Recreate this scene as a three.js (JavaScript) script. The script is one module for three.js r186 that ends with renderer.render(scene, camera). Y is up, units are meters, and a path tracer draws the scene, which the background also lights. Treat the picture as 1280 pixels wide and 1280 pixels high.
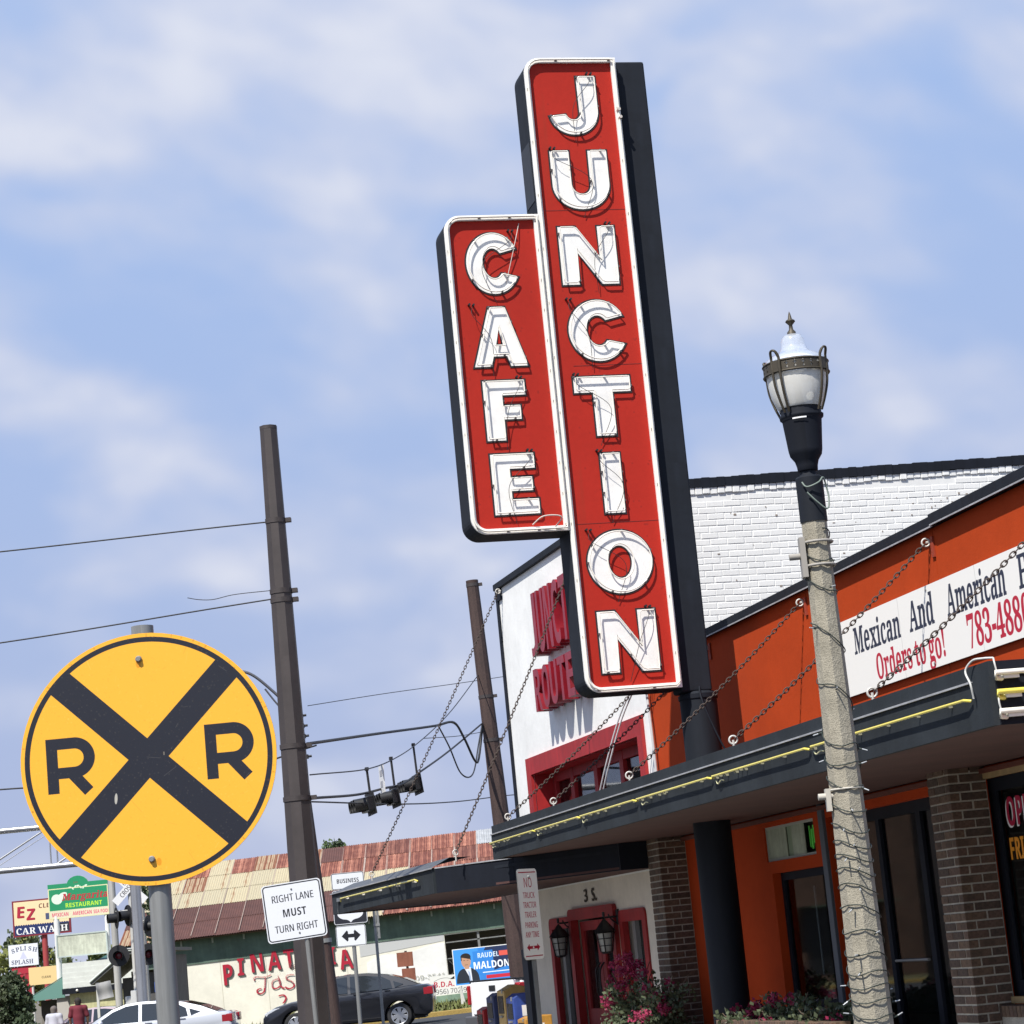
import * as THREE from 'three';
import { mergeGeometries, mergeVertices, toCreasedNormals } from 'three/addons/utils/BufferGeometryUtils.js';
import { RoundedBoxGeometry } from 'three/addons/geometries/RoundedBoxGeometry.js';
import { MarchingCubes } from 'three/addons/objects/MarchingCubes.js';
import { TextGeometry } from 'three/addons/geometries/TextGeometry.js';
import { FontLoader } from 'three/addons/loaders/FontLoader.js';
import { createNoise3D } from 'simplex-noise';

/* ---------- camera, sky, sun, exposure ---------- */
const scene = new THREE.Scene();
const D2R = Math.PI / 180;
const camera = new THREE.PerspectiveCamera(24.085, 1, 0.1, 2000);
camera.position.set(0, 1.6, 0);
camera.rotation.order = 'YXZ';
camera.rotation.set(10.305 * D2R, 0, -5.5 * D2R);
scene.add(camera);
const renderer = new THREE.WebGLRenderer({ antialias: true });
renderer.toneMapping = THREE.LinearToneMapping;
renderer.toneMappingExposure = 1.40;
renderer.shadowMap.enabled = true;

function rng(seed) { let a = seed >>> 0; return () => { a = (a + 0x6D2B79F5) | 0; let t = Math.imul(a ^ (a >>> 15), 1 | a); t = (t + Math.imul(t ^ (t >>> 7), 61 | t)) ^ t; return ((t ^ (t >>> 14)) >>> 0) / 4294967296; }; }
{ // hazy summer sky with thin, wind-drawn cloud
  const W = 2048, H = 1024, data = new Float32Array(W * H * 4), n3 = createNoise3D(rng(404));
  const fbm = (x, y, z, o) => { let s = 0, a = .5, f = 1; for (let i = 0; i < o; i++) { s += a * n3(x * f, y * f, z * f); a *= .52; f *= 2.05; } return s; };
  const sm = (a, b, v) => { const t = Math.min(1, Math.max(0, (v - a) / (b - a))); return t * t * (3 - 2 * t); };
  for (let j = 0; j < H; j++) {
    const el = ((j + .5) / H - .5) * Math.PI, cy = Math.cos(el), y = Math.sin(el);
    for (let i = 0; i < W; i++) {
      const az = ((i + .5) / W) * 2 * Math.PI, x = Math.cos(az) * cy, z = Math.sin(az) * cy, k = (j * W + i) * 4;
      const h = Math.max(0, y), t = Math.pow(h, .55);
      let r = .315 + (.17 - .315) * t, g = .37 + (.34 - .37) * t, b = .53 + (.66 - .53) * t;
      const hz = Math.exp(-h * 9); r += (.29 - r) * hz * .85; g += (.322 - g) * hz * .85; b += (.462 - b) * hz * .85;
      if (y > -.02) {
        const q = 1 / (h + .35), wx = fbm(x * 3 + 9, y * 4, z * 3, 3) * .25;
        const sk = x * 1.5, c = .9 * fbm(x * q * 2.5 + wx, (y - sk * .26) * 6.4 + wx, z * q * 2.5 + 3.6, 8) + .32 * fbm(x * q * 1.2 + 7, y * 3.0, z * q * 1.2, 3);
        const a = .14 + .76 * sm(-.36, .46, c) * (1 - .45 * sm(.35, .9, y)) * (.45 + .55 * sm(.0, .17, y)), v = sm(.05, .7, c);
        const cr = .45 + .12 * v, cg = .48 + .105 * v, cb = .59 + .055 * v;
        r += (cr - r) * a; g += (cg - g) * a; b += (cb - b) * a;
      } else { r = .25; g = .25; b = .25; }
      data[k] = r; data[k + 1] = g; data[k + 2] = b; data[k + 3] = 1;
    }
  }
  const tx = new THREE.DataTexture(data, W, H, THREE.RGBAFormat, THREE.FloatType);
  tx.mapping = THREE.EquirectangularReflectionMapping; tx.magFilter = tx.minFilter = THREE.LinearFilter; tx.wrapS = THREE.RepeatWrapping; tx.needsUpdate = true;
  scene.background = tx; scene.environment = tx;
}
const sun = new THREE.DirectionalLight(new THREE.Color(1, .955, .88), 4.7);
sun.position.set(-.298 * 80, .81 * 80, .506 * 80 - 25); sun.target.position.set(0, 0, -25);
sun.castShadow = true; sun.shadow.mapSize.set(4096, 4096);
Object.assign(sun.shadow.camera, { left: -60, right: 60, top: 60, bottom: -60, near: 1, far: 260 }); sun.shadow.radius = 1.2;
scene.add(sun, sun.target);

/* ---------- helpers ---------- */
const V = (x, y, z) => new THREE.Vector3(x, y, z);
const col = (r, g, b) => new THREE.Color().setRGB(r, g, b);
const used = new Map();
function numbered(n) { const k = used.get(n) || 0; used.set(n, k + 1); return k ? n + '_' + String(k).padStart(3, '0') : n; }
function thing(name, label, category, pos = [0, 0, 0], turn = 0, group) {
  const o = new THREE.Group(); o.name = numbered(name); scene.add(o); o.position.set(...pos); o.rotation.y = turn;
  o.userData = { label, category }; if (group) o.userData.group = group; return o;
}
function mesh(name, geo, mat, parent) {
  if (Array.isArray(geo)) geo = merge(geo);
  const m = new THREE.Mesh(geo, mat); m.name = parent ? name : numbered(name); (parent || scene).add(m); return m;
}
function struct(name, geo, mat) { const m = mesh(name, geo, mat); m.userData.kind = 'structure'; return m; }
function tag(o, label, category, group) { o.userData = { label, category }; if (group) o.userData.group = group; return o; }
function part(name, parent, pos = [0, 0, 0], turn = 0) { const g = new THREE.Group(); g.name = name; parent.add(g); g.position.set(...pos); g.rotation.y = turn; return g; }
function merge(list) {
  const gs = list.map(g => { g = g.index ? g.toNonIndexed() : g; for (const k of Object.keys(g.attributes)) if (!['position', 'normal', 'uv'].includes(k)) g.deleteAttribute(k); g.morphAttributes = {}; if (!g.attributes.uv) g.setAttribute('uv', new THREE.BufferAttribute(new Float32Array(g.attributes.position.count * 2), 2)); return g; });
  return mergeGeometries(gs, false);
}
function boxUV(geo, k = 1, ox = 0, oy = 0) { // uv in metres, projected along the dominant axis of each face
  const g = geo.index ? geo.toNonIndexed() : geo; if (!g.attributes.normal) g.computeVertexNormals();
  const p = g.attributes.position, n = g.attributes.normal, uv = new Float32Array(p.count * 2);
  for (let i = 0; i < p.count; i++) {
    const t = i - i % 3, nx = Math.abs(n.getX(t)), ny = Math.abs(n.getY(t)), nz = Math.abs(n.getZ(t)); let u, v;
    if (ny >= nx && ny >= nz) { u = p.getX(i); v = p.getZ(i); } else if (nx >= nz) { u = p.getZ(i); v = p.getY(i); } else { u = p.getX(i); v = p.getY(i); }
    uv[2 * i] = u * k + ox; uv[2 * i + 1] = v * k + oy;
  }
  g.setAttribute('uv', new THREE.BufferAttribute(uv, 2)); return g;
}
// box between two corners
function bx(x0, y0, z0, x1, y1, z1, bev = 0) {
  const w = Math.abs(x1 - x0), h = Math.abs(y1 - y0), d = Math.abs(z1 - z0);
  const g = bev ? new RoundedBoxGeometry(w, h, d, 1, Math.min(bev, w / 2.1, h / 2.1, d / 2.1)) : new THREE.BoxGeometry(w, h, d);
  g.translate((x0 + x1) / 2, (y0 + y1) / 2, (z0 + z1) / 2); return boxUV(g);
}
function tube(pts, r, seg = 8, closed = false, smooth = true, n) {
  pts = pts.map(p => p.isVector3 ? p : V(...p));
  let c; if (smooth) c = new THREE.CatmullRomCurve3(pts, closed, 'centripetal'); else { c = new THREE.CurvePath(); for (let i = 0; i < pts.length - (closed ? 0 : 1); i++) c.add(new THREE.LineCurve3(pts[i], pts[(i + 1) % pts.length])); }
  return new THREE.TubeGeometry(c, n || pts.length * (smooth ? 6 : 2), r, seg, closed);
}
const UP = V(0, 1, 0);
function rod(a, b, r0, r1 = r0, seg = 10, caps = true) {
  a = a.isVector3 ? a : V(...a); b = b.isVector3 ? b : V(...b); const d = b.clone().sub(a), L = d.length();
  const g = new THREE.CylinderGeometry(r1, r0, L, seg, 1, !caps); g.translate(0, L / 2, 0);
  g.applyQuaternion(new THREE.Quaternion().setFromUnitVectors(UP, d.normalize())); g.translate(a.x, a.y, a.z); return g;
}
function lathe(pr, seg = 28) { return new THREE.LatheGeometry(pr.map(p => new THREE.Vector2(p[0], p[1])), seg); }
function polyShape(pts, holes = []) { const s = new THREE.Shape(pts.map(p => new THREE.Vector2(p[0], p[1]))); for (const h of holes) s.holes.push(new THREE.Path(h.map(p => new THREE.Vector2(p[0], p[1])))); return s; }
function ext(shape, depth, bevel = 0) { return new THREE.ExtrudeGeometry(shape, bevel ? { depth: depth - 2 * bevel, bevelEnabled: true, bevelThickness: bevel, bevelSize: bevel, bevelOffset: -bevel, bevelSegments: 2, curveSegments: 10 } : { depth, bevelEnabled: false, curveSegments: 12 }).translate(0, 0, bevel || 0); }
function rrect(x0, y0, x1, y1, r, corners = [1, 1, 1, 1], n = 6) { // corners: bl, br, tr, tl
  const p = [], arc = (cx, cy, a) => { for (let i = 0; i <= n; i++) { const t = a + i / n * Math.PI / 2; p.push([cx + r * Math.cos(t), cy + r * Math.sin(t)]); } };
  corners[0] ? arc(x0 + r, y0 + r, Math.PI) : p.push([x0, y0]); corners[1] ? arc(x1 - r, y0 + r, 1.5 * Math.PI) : p.push([x1, y0]);
  corners[2] ? arc(x1 - r, y1 - r, 0) : p.push([x1, y1]); corners[3] ? arc(x0 + r, y1 - r, .5 * Math.PI) : p.push([x0, y1]); return p;
}
function area(p) { let a = 0; for (let i = 0; i < p.length; i++) { const q = p[(i + 1) % p.length]; a += p[i][0] * q[1] - q[0] * p[i][1]; } return a / 2; }
function offset(p, d) { // grow an outline by d
  const s = Math.sign(area(p)), n = p.length, o = [];
  for (let i = 0; i < n; i++) {
    const a = p[(i + n - 1) % n], b = p[i], c = p[(i + 1) % n]; let e1 = [b[0] - a[0], b[1] - a[1]], e2 = [c[0] - b[0], c[1] - b[1]];
    const l1 = Math.hypot(...e1) || 1, l2 = Math.hypot(...e2) || 1; const n1 = [s * e1[1] / l1, -s * e1[0] / l1], n2 = [s * e2[1] / l2, -s * e2[0] / l2];
    let m = [n1[0] + n2[0], n1[1] + n2[1]]; const k = Math.max(.35, (1 + n1[0] * n2[0] + n1[1] * n2[1])); o.push([b[0] + m[0] * d / k, b[1] + m[1] * d / k]);
  } return o;
}
/* tileable noise and textures */
function tileNoise(n, period, seed) { // n x n, values 0..1
  const R = rng(seed), g = new Float32Array(period * period).map(() => R()), o = new Float32Array(n * n);
  for (let j = 0; j < n; j++) for (let i = 0; i < n; i++) {
    const x = i / n * period, y = j / n * period, x0 = x | 0, y0 = y | 0, fx = x - x0, fy = y - y0, sx = fx * fx * (3 - 2 * fx), sy = fy * fy * (3 - 2 * fy), x1 = (x0 + 1) % period, y1 = (y0 + 1) % period;
    o[j * n + i] = (g[y0 * period + x0] * (1 - sx) + g[y0 * period + x1] * sx) * (1 - sy) + (g[y1 * period + x0] * (1 - sx) + g[y1 * period + x1] * sx) * sy;
  } return o;
}
function fbmTile(n, p0, oct, seed, gain = .55) { const o = new Float32Array(n * n); let a = 1, t = 0; for (let k = 0; k < oct; k++) { const q = tileNoise(n, p0 << k, seed + k * 31); for (let i = 0; i < o.length; i++) o[i] += q[i] * a; t += a; a *= gain; } for (let i = 0; i < o.length; i++) o[i] /= t; return o; }
function dataTex(n, fn, srgb = true, m = n) {
  const d = new Uint8Array(n * m * 4); const c = [0, 0, 0];
  for (let j = 0; j < m; j++) for (let i = 0; i < n; i++) { fn(i, j, c); const k = (j * n + i) * 4; d[k] = Math.max(0, Math.min(255, c[0])); d[k + 1] = Math.max(0, Math.min(255, c[1])); d[k + 2] = Math.max(0, Math.min(255, c[2])); d[k + 3] = 255; }
  const t = new THREE.DataTexture(d, n, m); t.wrapS = t.wrapT = THREE.RepeatWrapping; t.magFilter = THREE.LinearFilter; t.minFilter = THREE.LinearMipmapLinearFilter; t.generateMipmaps = true; if (srgb) t.colorSpace = THREE.SRGBColorSpace; t.needsUpdate = true; return t;
}
function canvasTex(w, h, draw) {
  const c = document.createElement('canvas'); c.width = w; c.height = h; const x = c.getContext('2d'); draw(x, w, h);
  const t = new THREE.CanvasTexture(c); t.colorSpace = THREE.SRGBColorSpace; t.anisotropy = 8; return t;
}
const rep = (t, s, ox = 0, oy = 0) => { const c = t.clone(); c.repeat.set(s, s); c.offset.set(ox, oy); c.needsUpdate = true; return c; };
const N1 = fbmTile(256, 4, 6, 11), N2 = fbmTile(256, 8, 5, 23), N3 = fbmTile(256, 32, 3, 47, .8), N4 = fbmTile(256, 2, 4, 91);
const at = (N, i, j) => N[((j & 255) << 8) + (i & 255)];
// blotchy paint: greys around white that multiply the material's colour
const TX = {
  paint: dataTex(256, (i, j, c) => { const v = 246 + (at(N1, i, j) - .5) * 34 + (at(N3, i, j) - .5) * 12; c[0] = v; c[1] = v; c[2] = v; }),
  grime: dataTex(256, (i, j, c) => { const a = at(N1, i, j), s = at(N2, i * 2, j >> 3), v = 228 + (a - .5) * 70 + (s - .5) * 46 + (at(N3, i, j) - .5) * 20; c[0] = v; c[1] = v - 2; c[2] = v - 5; }),
  speck: dataTex(256, (i, j, c) => { const a = at(N3, i * 3, j * 3), b = at(N1, i, j); let v = 205 + (b - .5) * 60 + (a - .5) * 120; if (a > .72) v -= 70; c[0] = v; c[1] = v; c[2] = v - 4; }),
  rough: dataTex(256, (i, j, c) => { const v = 128 + (at(N3, i * 2, j * 2) - .5) * 150 + (at(N1, i, j) - .5) * 120; c[0] = c[1] = c[2] = v; }, false),
  fine: dataTex(256, (i, j, c) => { const v = 128 + (at(N3, i * 5, j * 5) - .5) * 230; c[0] = c[1] = c[2] = v; }, false),
  rust: dataTex(256, (i, j, c) => { const a = at(N4, i, j), s = at(N2, i * 2, j >> 4), f = at(N3, i * 2, j >> 1), t = Math.min(1, Math.max(0, (a * .45 + s * .75 - .46) * 2.6)), m = 1 + (f - .5) * .26; c[0] = (120 + 78 * t) * m; c[1] = (68 + 72 * t) * m; c[2] = (54 + 62 * t) * m; }),
  oldtin: dataTex(256, (i, j, c) => { const a = at(N4, i, j), s = at(N2, i * 2, j >> 4), f = at(N3, i, j), t = Math.min(1, Math.max(0, (s * .8 + a * .4 - .70) * 6)), m = 1 + (f - .5) * .14; c[0] = (206 - 46 * t) * m; c[1] = (194 - 78 * t) * m; c[2] = (160 - 78 * t) * m; }),
  streak: dataTex(256, (i, j, c) => { const s = at(N2, i * 3, j >> 4), f = at(N3, i, j), t = Math.min(1, Math.max(0, (s - .44) * 9)), m = 1 + (f - .5) * .2; c[0] = (198 - 52 * t) * m; c[1] = (172 - 84 * t) * m; c[2] = (138 - 80 * t) * m; }),
  fade: dataTex(256, (i, j, c) => { const a = at(N4, i, j), s = at(N2, i * 3, j >> 3), f = at(N3, i * 3, j * 3), t = Math.max(0, s - .66) * 1.6, v = 240 + (a - .5) * 40 + (f - .5) * 14; c[0] = v * (1 - t * .25); c[1] = v * (1 + t * .5); c[2] = v * (1 + t * .4) - 4; if (f > .80) { c[0] *= .82; c[1] *= .9; } }),
  brick: dataTex(256, (i, j, c) => { const a = at(N2, i, j), f = at(N3, i * 2, j * 2), v = 205 + (a - .5) * 110 + (f - .5) * 70; c[0] = v; c[1] = v * .97; c[2] = v * .93; }),
};
function M(r, g, b, rough = .8, o = {}) {
  const { tx, k = 1, bump, bs = .002, bk = 1, phys, ...rest } = o;
  const p = { color: col(r, g, b), roughness: rough, ...rest };
  if (tx) p.map = k === 1 ? TX[tx] : rep(TX[tx], k); if (bump) { p.bumpMap = bk === 1 ? TX[bump] : rep(TX[bump], bk); p.bumpScale = bs; }
  return phys ? new THREE.MeshPhysicalMaterial(p) : new THREE.MeshStandardMaterial(p);
}
const decal = (t, o = {}) => new THREE.MeshStandardMaterial({ map: t, roughness: .55, transparent: true, alphaTest: .35, ...o });
const printed = (t, rough = .5, o = {}) => new THREE.MeshStandardMaterial({ map: t, roughness: rough, ...o });
const MT = {
  orange: M(.43, .050, .008, .92, { phys: true, specularIntensity: .3, tx: 'paint', k: .4, bump: 'rough', bs: .002, bk: .9 }),
  orangeDark: M(.36, .045, .014, .7, { tx: 'grime', k: .5 }),
  navy: M(.014, .018, .027, .75, { phys: true, specularIntensity: .45, tx: 'grime', k: .7 }),
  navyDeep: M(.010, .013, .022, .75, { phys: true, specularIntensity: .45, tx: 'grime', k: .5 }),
  fascia: M(.030, .037, .045, .85, { phys: true, specularIntensity: .4, tx: 'grime', k: .45, bump: 'rough', bs: .002, bk: 1.3 }),
  soffit: M(.088, .038, .033, .8, { tx: 'grime', k: .6 }),
  trim: M(.42, .43, .46, .5, { tx: 'grime', k: .8 }),
  white: M(.86, .86, .835, .75, { tx: 'paint', k: .35, bump: 'rough', bs: .003, bk: .7 }),
  cream: M(.74, .69, .60, .8, { tx: 'paint', k: .5, bump: 'rough', bs: .002 }),
  red: M(.40, .018, .020, .6, { tx: 'grime', k: .6 }),
  signRed: M(.46, .024, .013, .6, { phys: true, specularIntensity: .4, tx: 'fade', k: .22 }),
  signWhite: M(.90, .885, .845, .5, { tx: 'paint', k: 1.1 }),
  neon: M(.84, .80, .70, .18, { phys: true, clearcoat: .6, clearcoatRoughness: .1 }),
  neonYellow: M(.78, .66, .10, .25, { phys: true, clearcoat: .5 }),
  black: M(.012, .012, .014, .6),
  blackGloss: M(.012, .013, .015, .25),
  wire: M(.02, .02, .022, .6),
  chain: M(.075, .054, .044, .7, { tx: 'grime', k: 4 }),
  galv: M(.30, .31, .31, .45, { metalness: .25, tx: 'grime', k: 1.3 }),
  galvBright: M(.60, .61, .63, .32, { metalness: .8, tx: 'grime', k: 1.1 }),
  steelBrown: M(.056, .046, .046, .6, { tx: 'grime', k: .5, bump: 'rough', bs: .001 }),
  rustBrown: M(.078, .044, .038, .7, { tx: 'speck', k: .6 }),
  concrete: M(.50, .455, .37, .95, { tx: 'speck', k: 3.2, bump: 'rough', bs: .007, bk: 3.2 }),
  asphalt: M(.055, .056, .060, .9, { tx: 'speck', k: .5, bump: 'fine', bs: .004, bk: .6 }),
  pavement: M(.50, .48, .43, .9, { tx: 'grime', k: .4 }),
  tan: M(.45, .32, .16, .7, { tx: 'grime', k: .7 }),
  glass: new THREE.MeshPhysicalMaterial({ color: col(.62, .66, .68), transmission: 1, thickness: 0, roughness: .03, ior: 1.33 }),
  zinc: M(.52, .50, .46, .5, { metalness: .2 }),
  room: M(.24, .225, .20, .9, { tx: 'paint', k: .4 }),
  dimWhite: M(.55, .55, .52, .8),
};
// plain plane of w x h facing +z with its foot at y0
function panel(w, h, x = 0, y = 0, z = 0) { return new THREE.PlaneGeometry(w, h).translate(x, y, z); }
// slab whose +z face carries a whole 0..1 print
function board(w, h, t, x = 0, y = 0, z = 0) { return new THREE.BoxGeometry(w, h, t).translate(x, y, z); }
// flat board with a print on its +z face
function printBoard(parent, name, w, h, t, tex, back, [x, y, z] = [0, 0, 0], rough = .45) { const m = mesh(name, new THREE.BoxGeometry(w, h, t).translate(x, y, z), back, parent); mesh('print', panel(w, h, x, y, z + t / 2 + .003), printed(tex, rough), parent); return m; }
function printShape(parent, name, pts, t, tex, back, rough = .45) { // outline board; the print covers its bounding box
  mesh(name, ext(polyShape(pts), t).translate(0, 0, -t), back, parent); const g = new THREE.ShapeGeometry(polyShape(pts)); g.computeBoundingBox(); const b = g.boundingBox, p = g.attributes.position, uv = g.attributes.uv;
  for (let i = 0; i < p.count; i++) uv.setXY(i, (p.getX(i) - b.min.x) / (b.max.x - b.min.x), (p.getY(i) - b.min.y) / (b.max.y - b.min.y)); return mesh('print', g.translate(0, 0, .003), printed(tex, rough), parent);
}
// the two streets' frames: A = orange cafe, B = white corner building
const TA = 13.77 * D2R, TB = 15.5 * D2R, RA = TA - Math.PI / 2, RB = TB - Math.PI / 2;
const fA = (s, y, w) => [-.711 + s * Math.sin(TA) + w * Math.cos(TA), y, -33.276 + s * Math.cos(TA) - w * Math.sin(TA)];
const fB = (s, y, w) => [1.496 + s * Math.sin(TB) + w * Math.cos(TB), y, -33.302 + s * Math.cos(TB) - w * Math.sin(TB)];
const gy = x => x < -2 ? .024 * (x + 2) : 0;   // the cross street falls gently to the left
/* ---------- ground ---------- */
{
  const grid = (x0, x1, z0, z1, nx, nz, y) => { const g = new THREE.PlaneGeometry(x1 - x0, z1 - z0, nx, nz).rotateX(-Math.PI / 2).translate((x0 + x1) / 2, 0, (z0 + z1) / 2), p = g.attributes.position; for (let i = 0; i < p.count; i++) p.setY(i, Math.max(-1.2, gy(p.getX(i))) + y); g.computeVertexNormals(); return boxUV(g); };
  struct('ground', grid(-700, 700, -900, 60, 140, 12, -.012), M(.17, .15, .11, .95, { tx: 'grime', k: .05 }));
  struct('road', [grid(-60, 30, -69.5, -43, 90, 8, 0), grid(-30, 14, -43.0, 45, 44, 20, .0)], MT.asphalt);
  // pavement along the two shops, a real step above the road
  const sw = ext(polyShape([[-7.6, -3.2], [.4, -3.0], [.5, -1.3], [20, -1.3], [20, 2.1], [-7.6, 2.1]]), .14).rotateX(-Math.PI / 2);
  const m = struct('pavement', boxUV(sw), MT.pavement); m.position.set(...fA(0, 0, 0)); m.rotation.y = RA;
  // grass verge and painted kerb across the side street
  struct('verge', grid(-40, 8, -85, -69.9, 60, 6, .10), M(.16, .15, .06, .95, { tx: 'grime', k: .6 }));
  const kb = []; for (let x = -30; x < 8; x += 2) { const g = bx(x, -.1, -69.95, x + 1.985, .13, -69.6, .02); g.rotateZ(.024).translate(0, gy(x) - .024 * x * .97, 0); kb.push([g, x]); }
  for (const [g, x] of kb) { const m = mesh('kerb', g, M(.52, .36, .10, .85, { tx: 'speck', k: .8 })); m.userData.kind = 'structure'; }
  // grass blades on the verge
  const R = rng(5), P = [], nrm = [], I = [];
  for (let i = 0; i < 9000; i++) { const x = -14 + R() * 14, z = -70.2 - R() * 14, h = .05 + R() * R() * .16, a = R() * 6.28, y = gy(x) + .10, dx = Math.cos(a) * .02, dz = Math.sin(a) * .02, l = (R() - .5) * .14; const b = P.length / 3; P.push(x - dx, y, z - dz, x + dx, y, z + dz, x + l, y + h, z + l); nrm.push(0, 1, 0, 0, 1, 0, 0, 1, 0); I.push(b, b + 1, b + 2); }
  const g = new THREE.BufferGeometry(); g.setAttribute('position', new THREE.Float32BufferAttribute(P, 3)); g.setAttribute('normal', new THREE.Float32BufferAttribute(nrm, 3)); g.setIndex(I);
  const gm = mesh('grass', g, M(.14, .16, .045, .9, { side: THREE.DoubleSide })); gm.userData = { kind: 'stuff', label: 'dry green grass on the verge beyond the side street', category: 'grass' };
}
const font = await new FontLoader().loadAsync('fonts/droid/droid_sans_bold.typeface.json');
const fontSerif = await new FontLoader().loadAsync('fonts/droid/droid_serif_bold.typeface.json');
const text3 = (s, size, depth, f = font) => { const g = new TextGeometry(s, { font: f, size, depth, curveSegments: 4, bevelEnabled: false }); g.computeBoundingBox(); return g; };

/* chain of links between two points, with an eye bolt at each end */
const linkGeo = (() => { const g = new THREE.TorusGeometry(.019, .0056, 6, 12); g.scale(1.75, 1, 1); return g; })();
function chainThing(label, a, b, group) {
  const A = V(...a), B = V(...b), t = thing('support_chain', label, 'chain', a, 0, group), d = B.clone().sub(A), L = d.length(), n = Math.round(L / .052), gs = [], dir = d.clone().normalize();
  const side = V(0, 1, 0).cross(dir).normalize(), up = dir.clone().cross(side);
  for (let i = 1; i < n; i++) {
    const u = i / n, sag = -.05 * 4 * u * (1 - u), m = new THREE.Matrix4().makeBasis(dir, i % 2 ? side : up, i % 2 ? up : side.clone().negate());
    m.setPosition(d.x * u, d.y * u + sag, d.z * u); gs.push(linkGeo.clone().applyMatrix4(m));
  }
  const ch = mesh('links', gs, MT.chain, t);
  const eye = (p, q) => [new THREE.TorusGeometry(.038, .010, 7, 16).applyMatrix4(new THREE.Matrix4().makeBasis(dir, up, side.clone().negate())).translate(p.x, p.y, p.z), rod(p, q, .012)];
  mesh('eye_bolt', eye(V(0, 0, 0), V(0, -.12, 0)), MT.zinc, t);
  mesh('eye_bolt', eye(d, d.clone().add(V(dir.x * .1, 0, dir.z * .1))), MT.zinc, t); return t;
}

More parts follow.
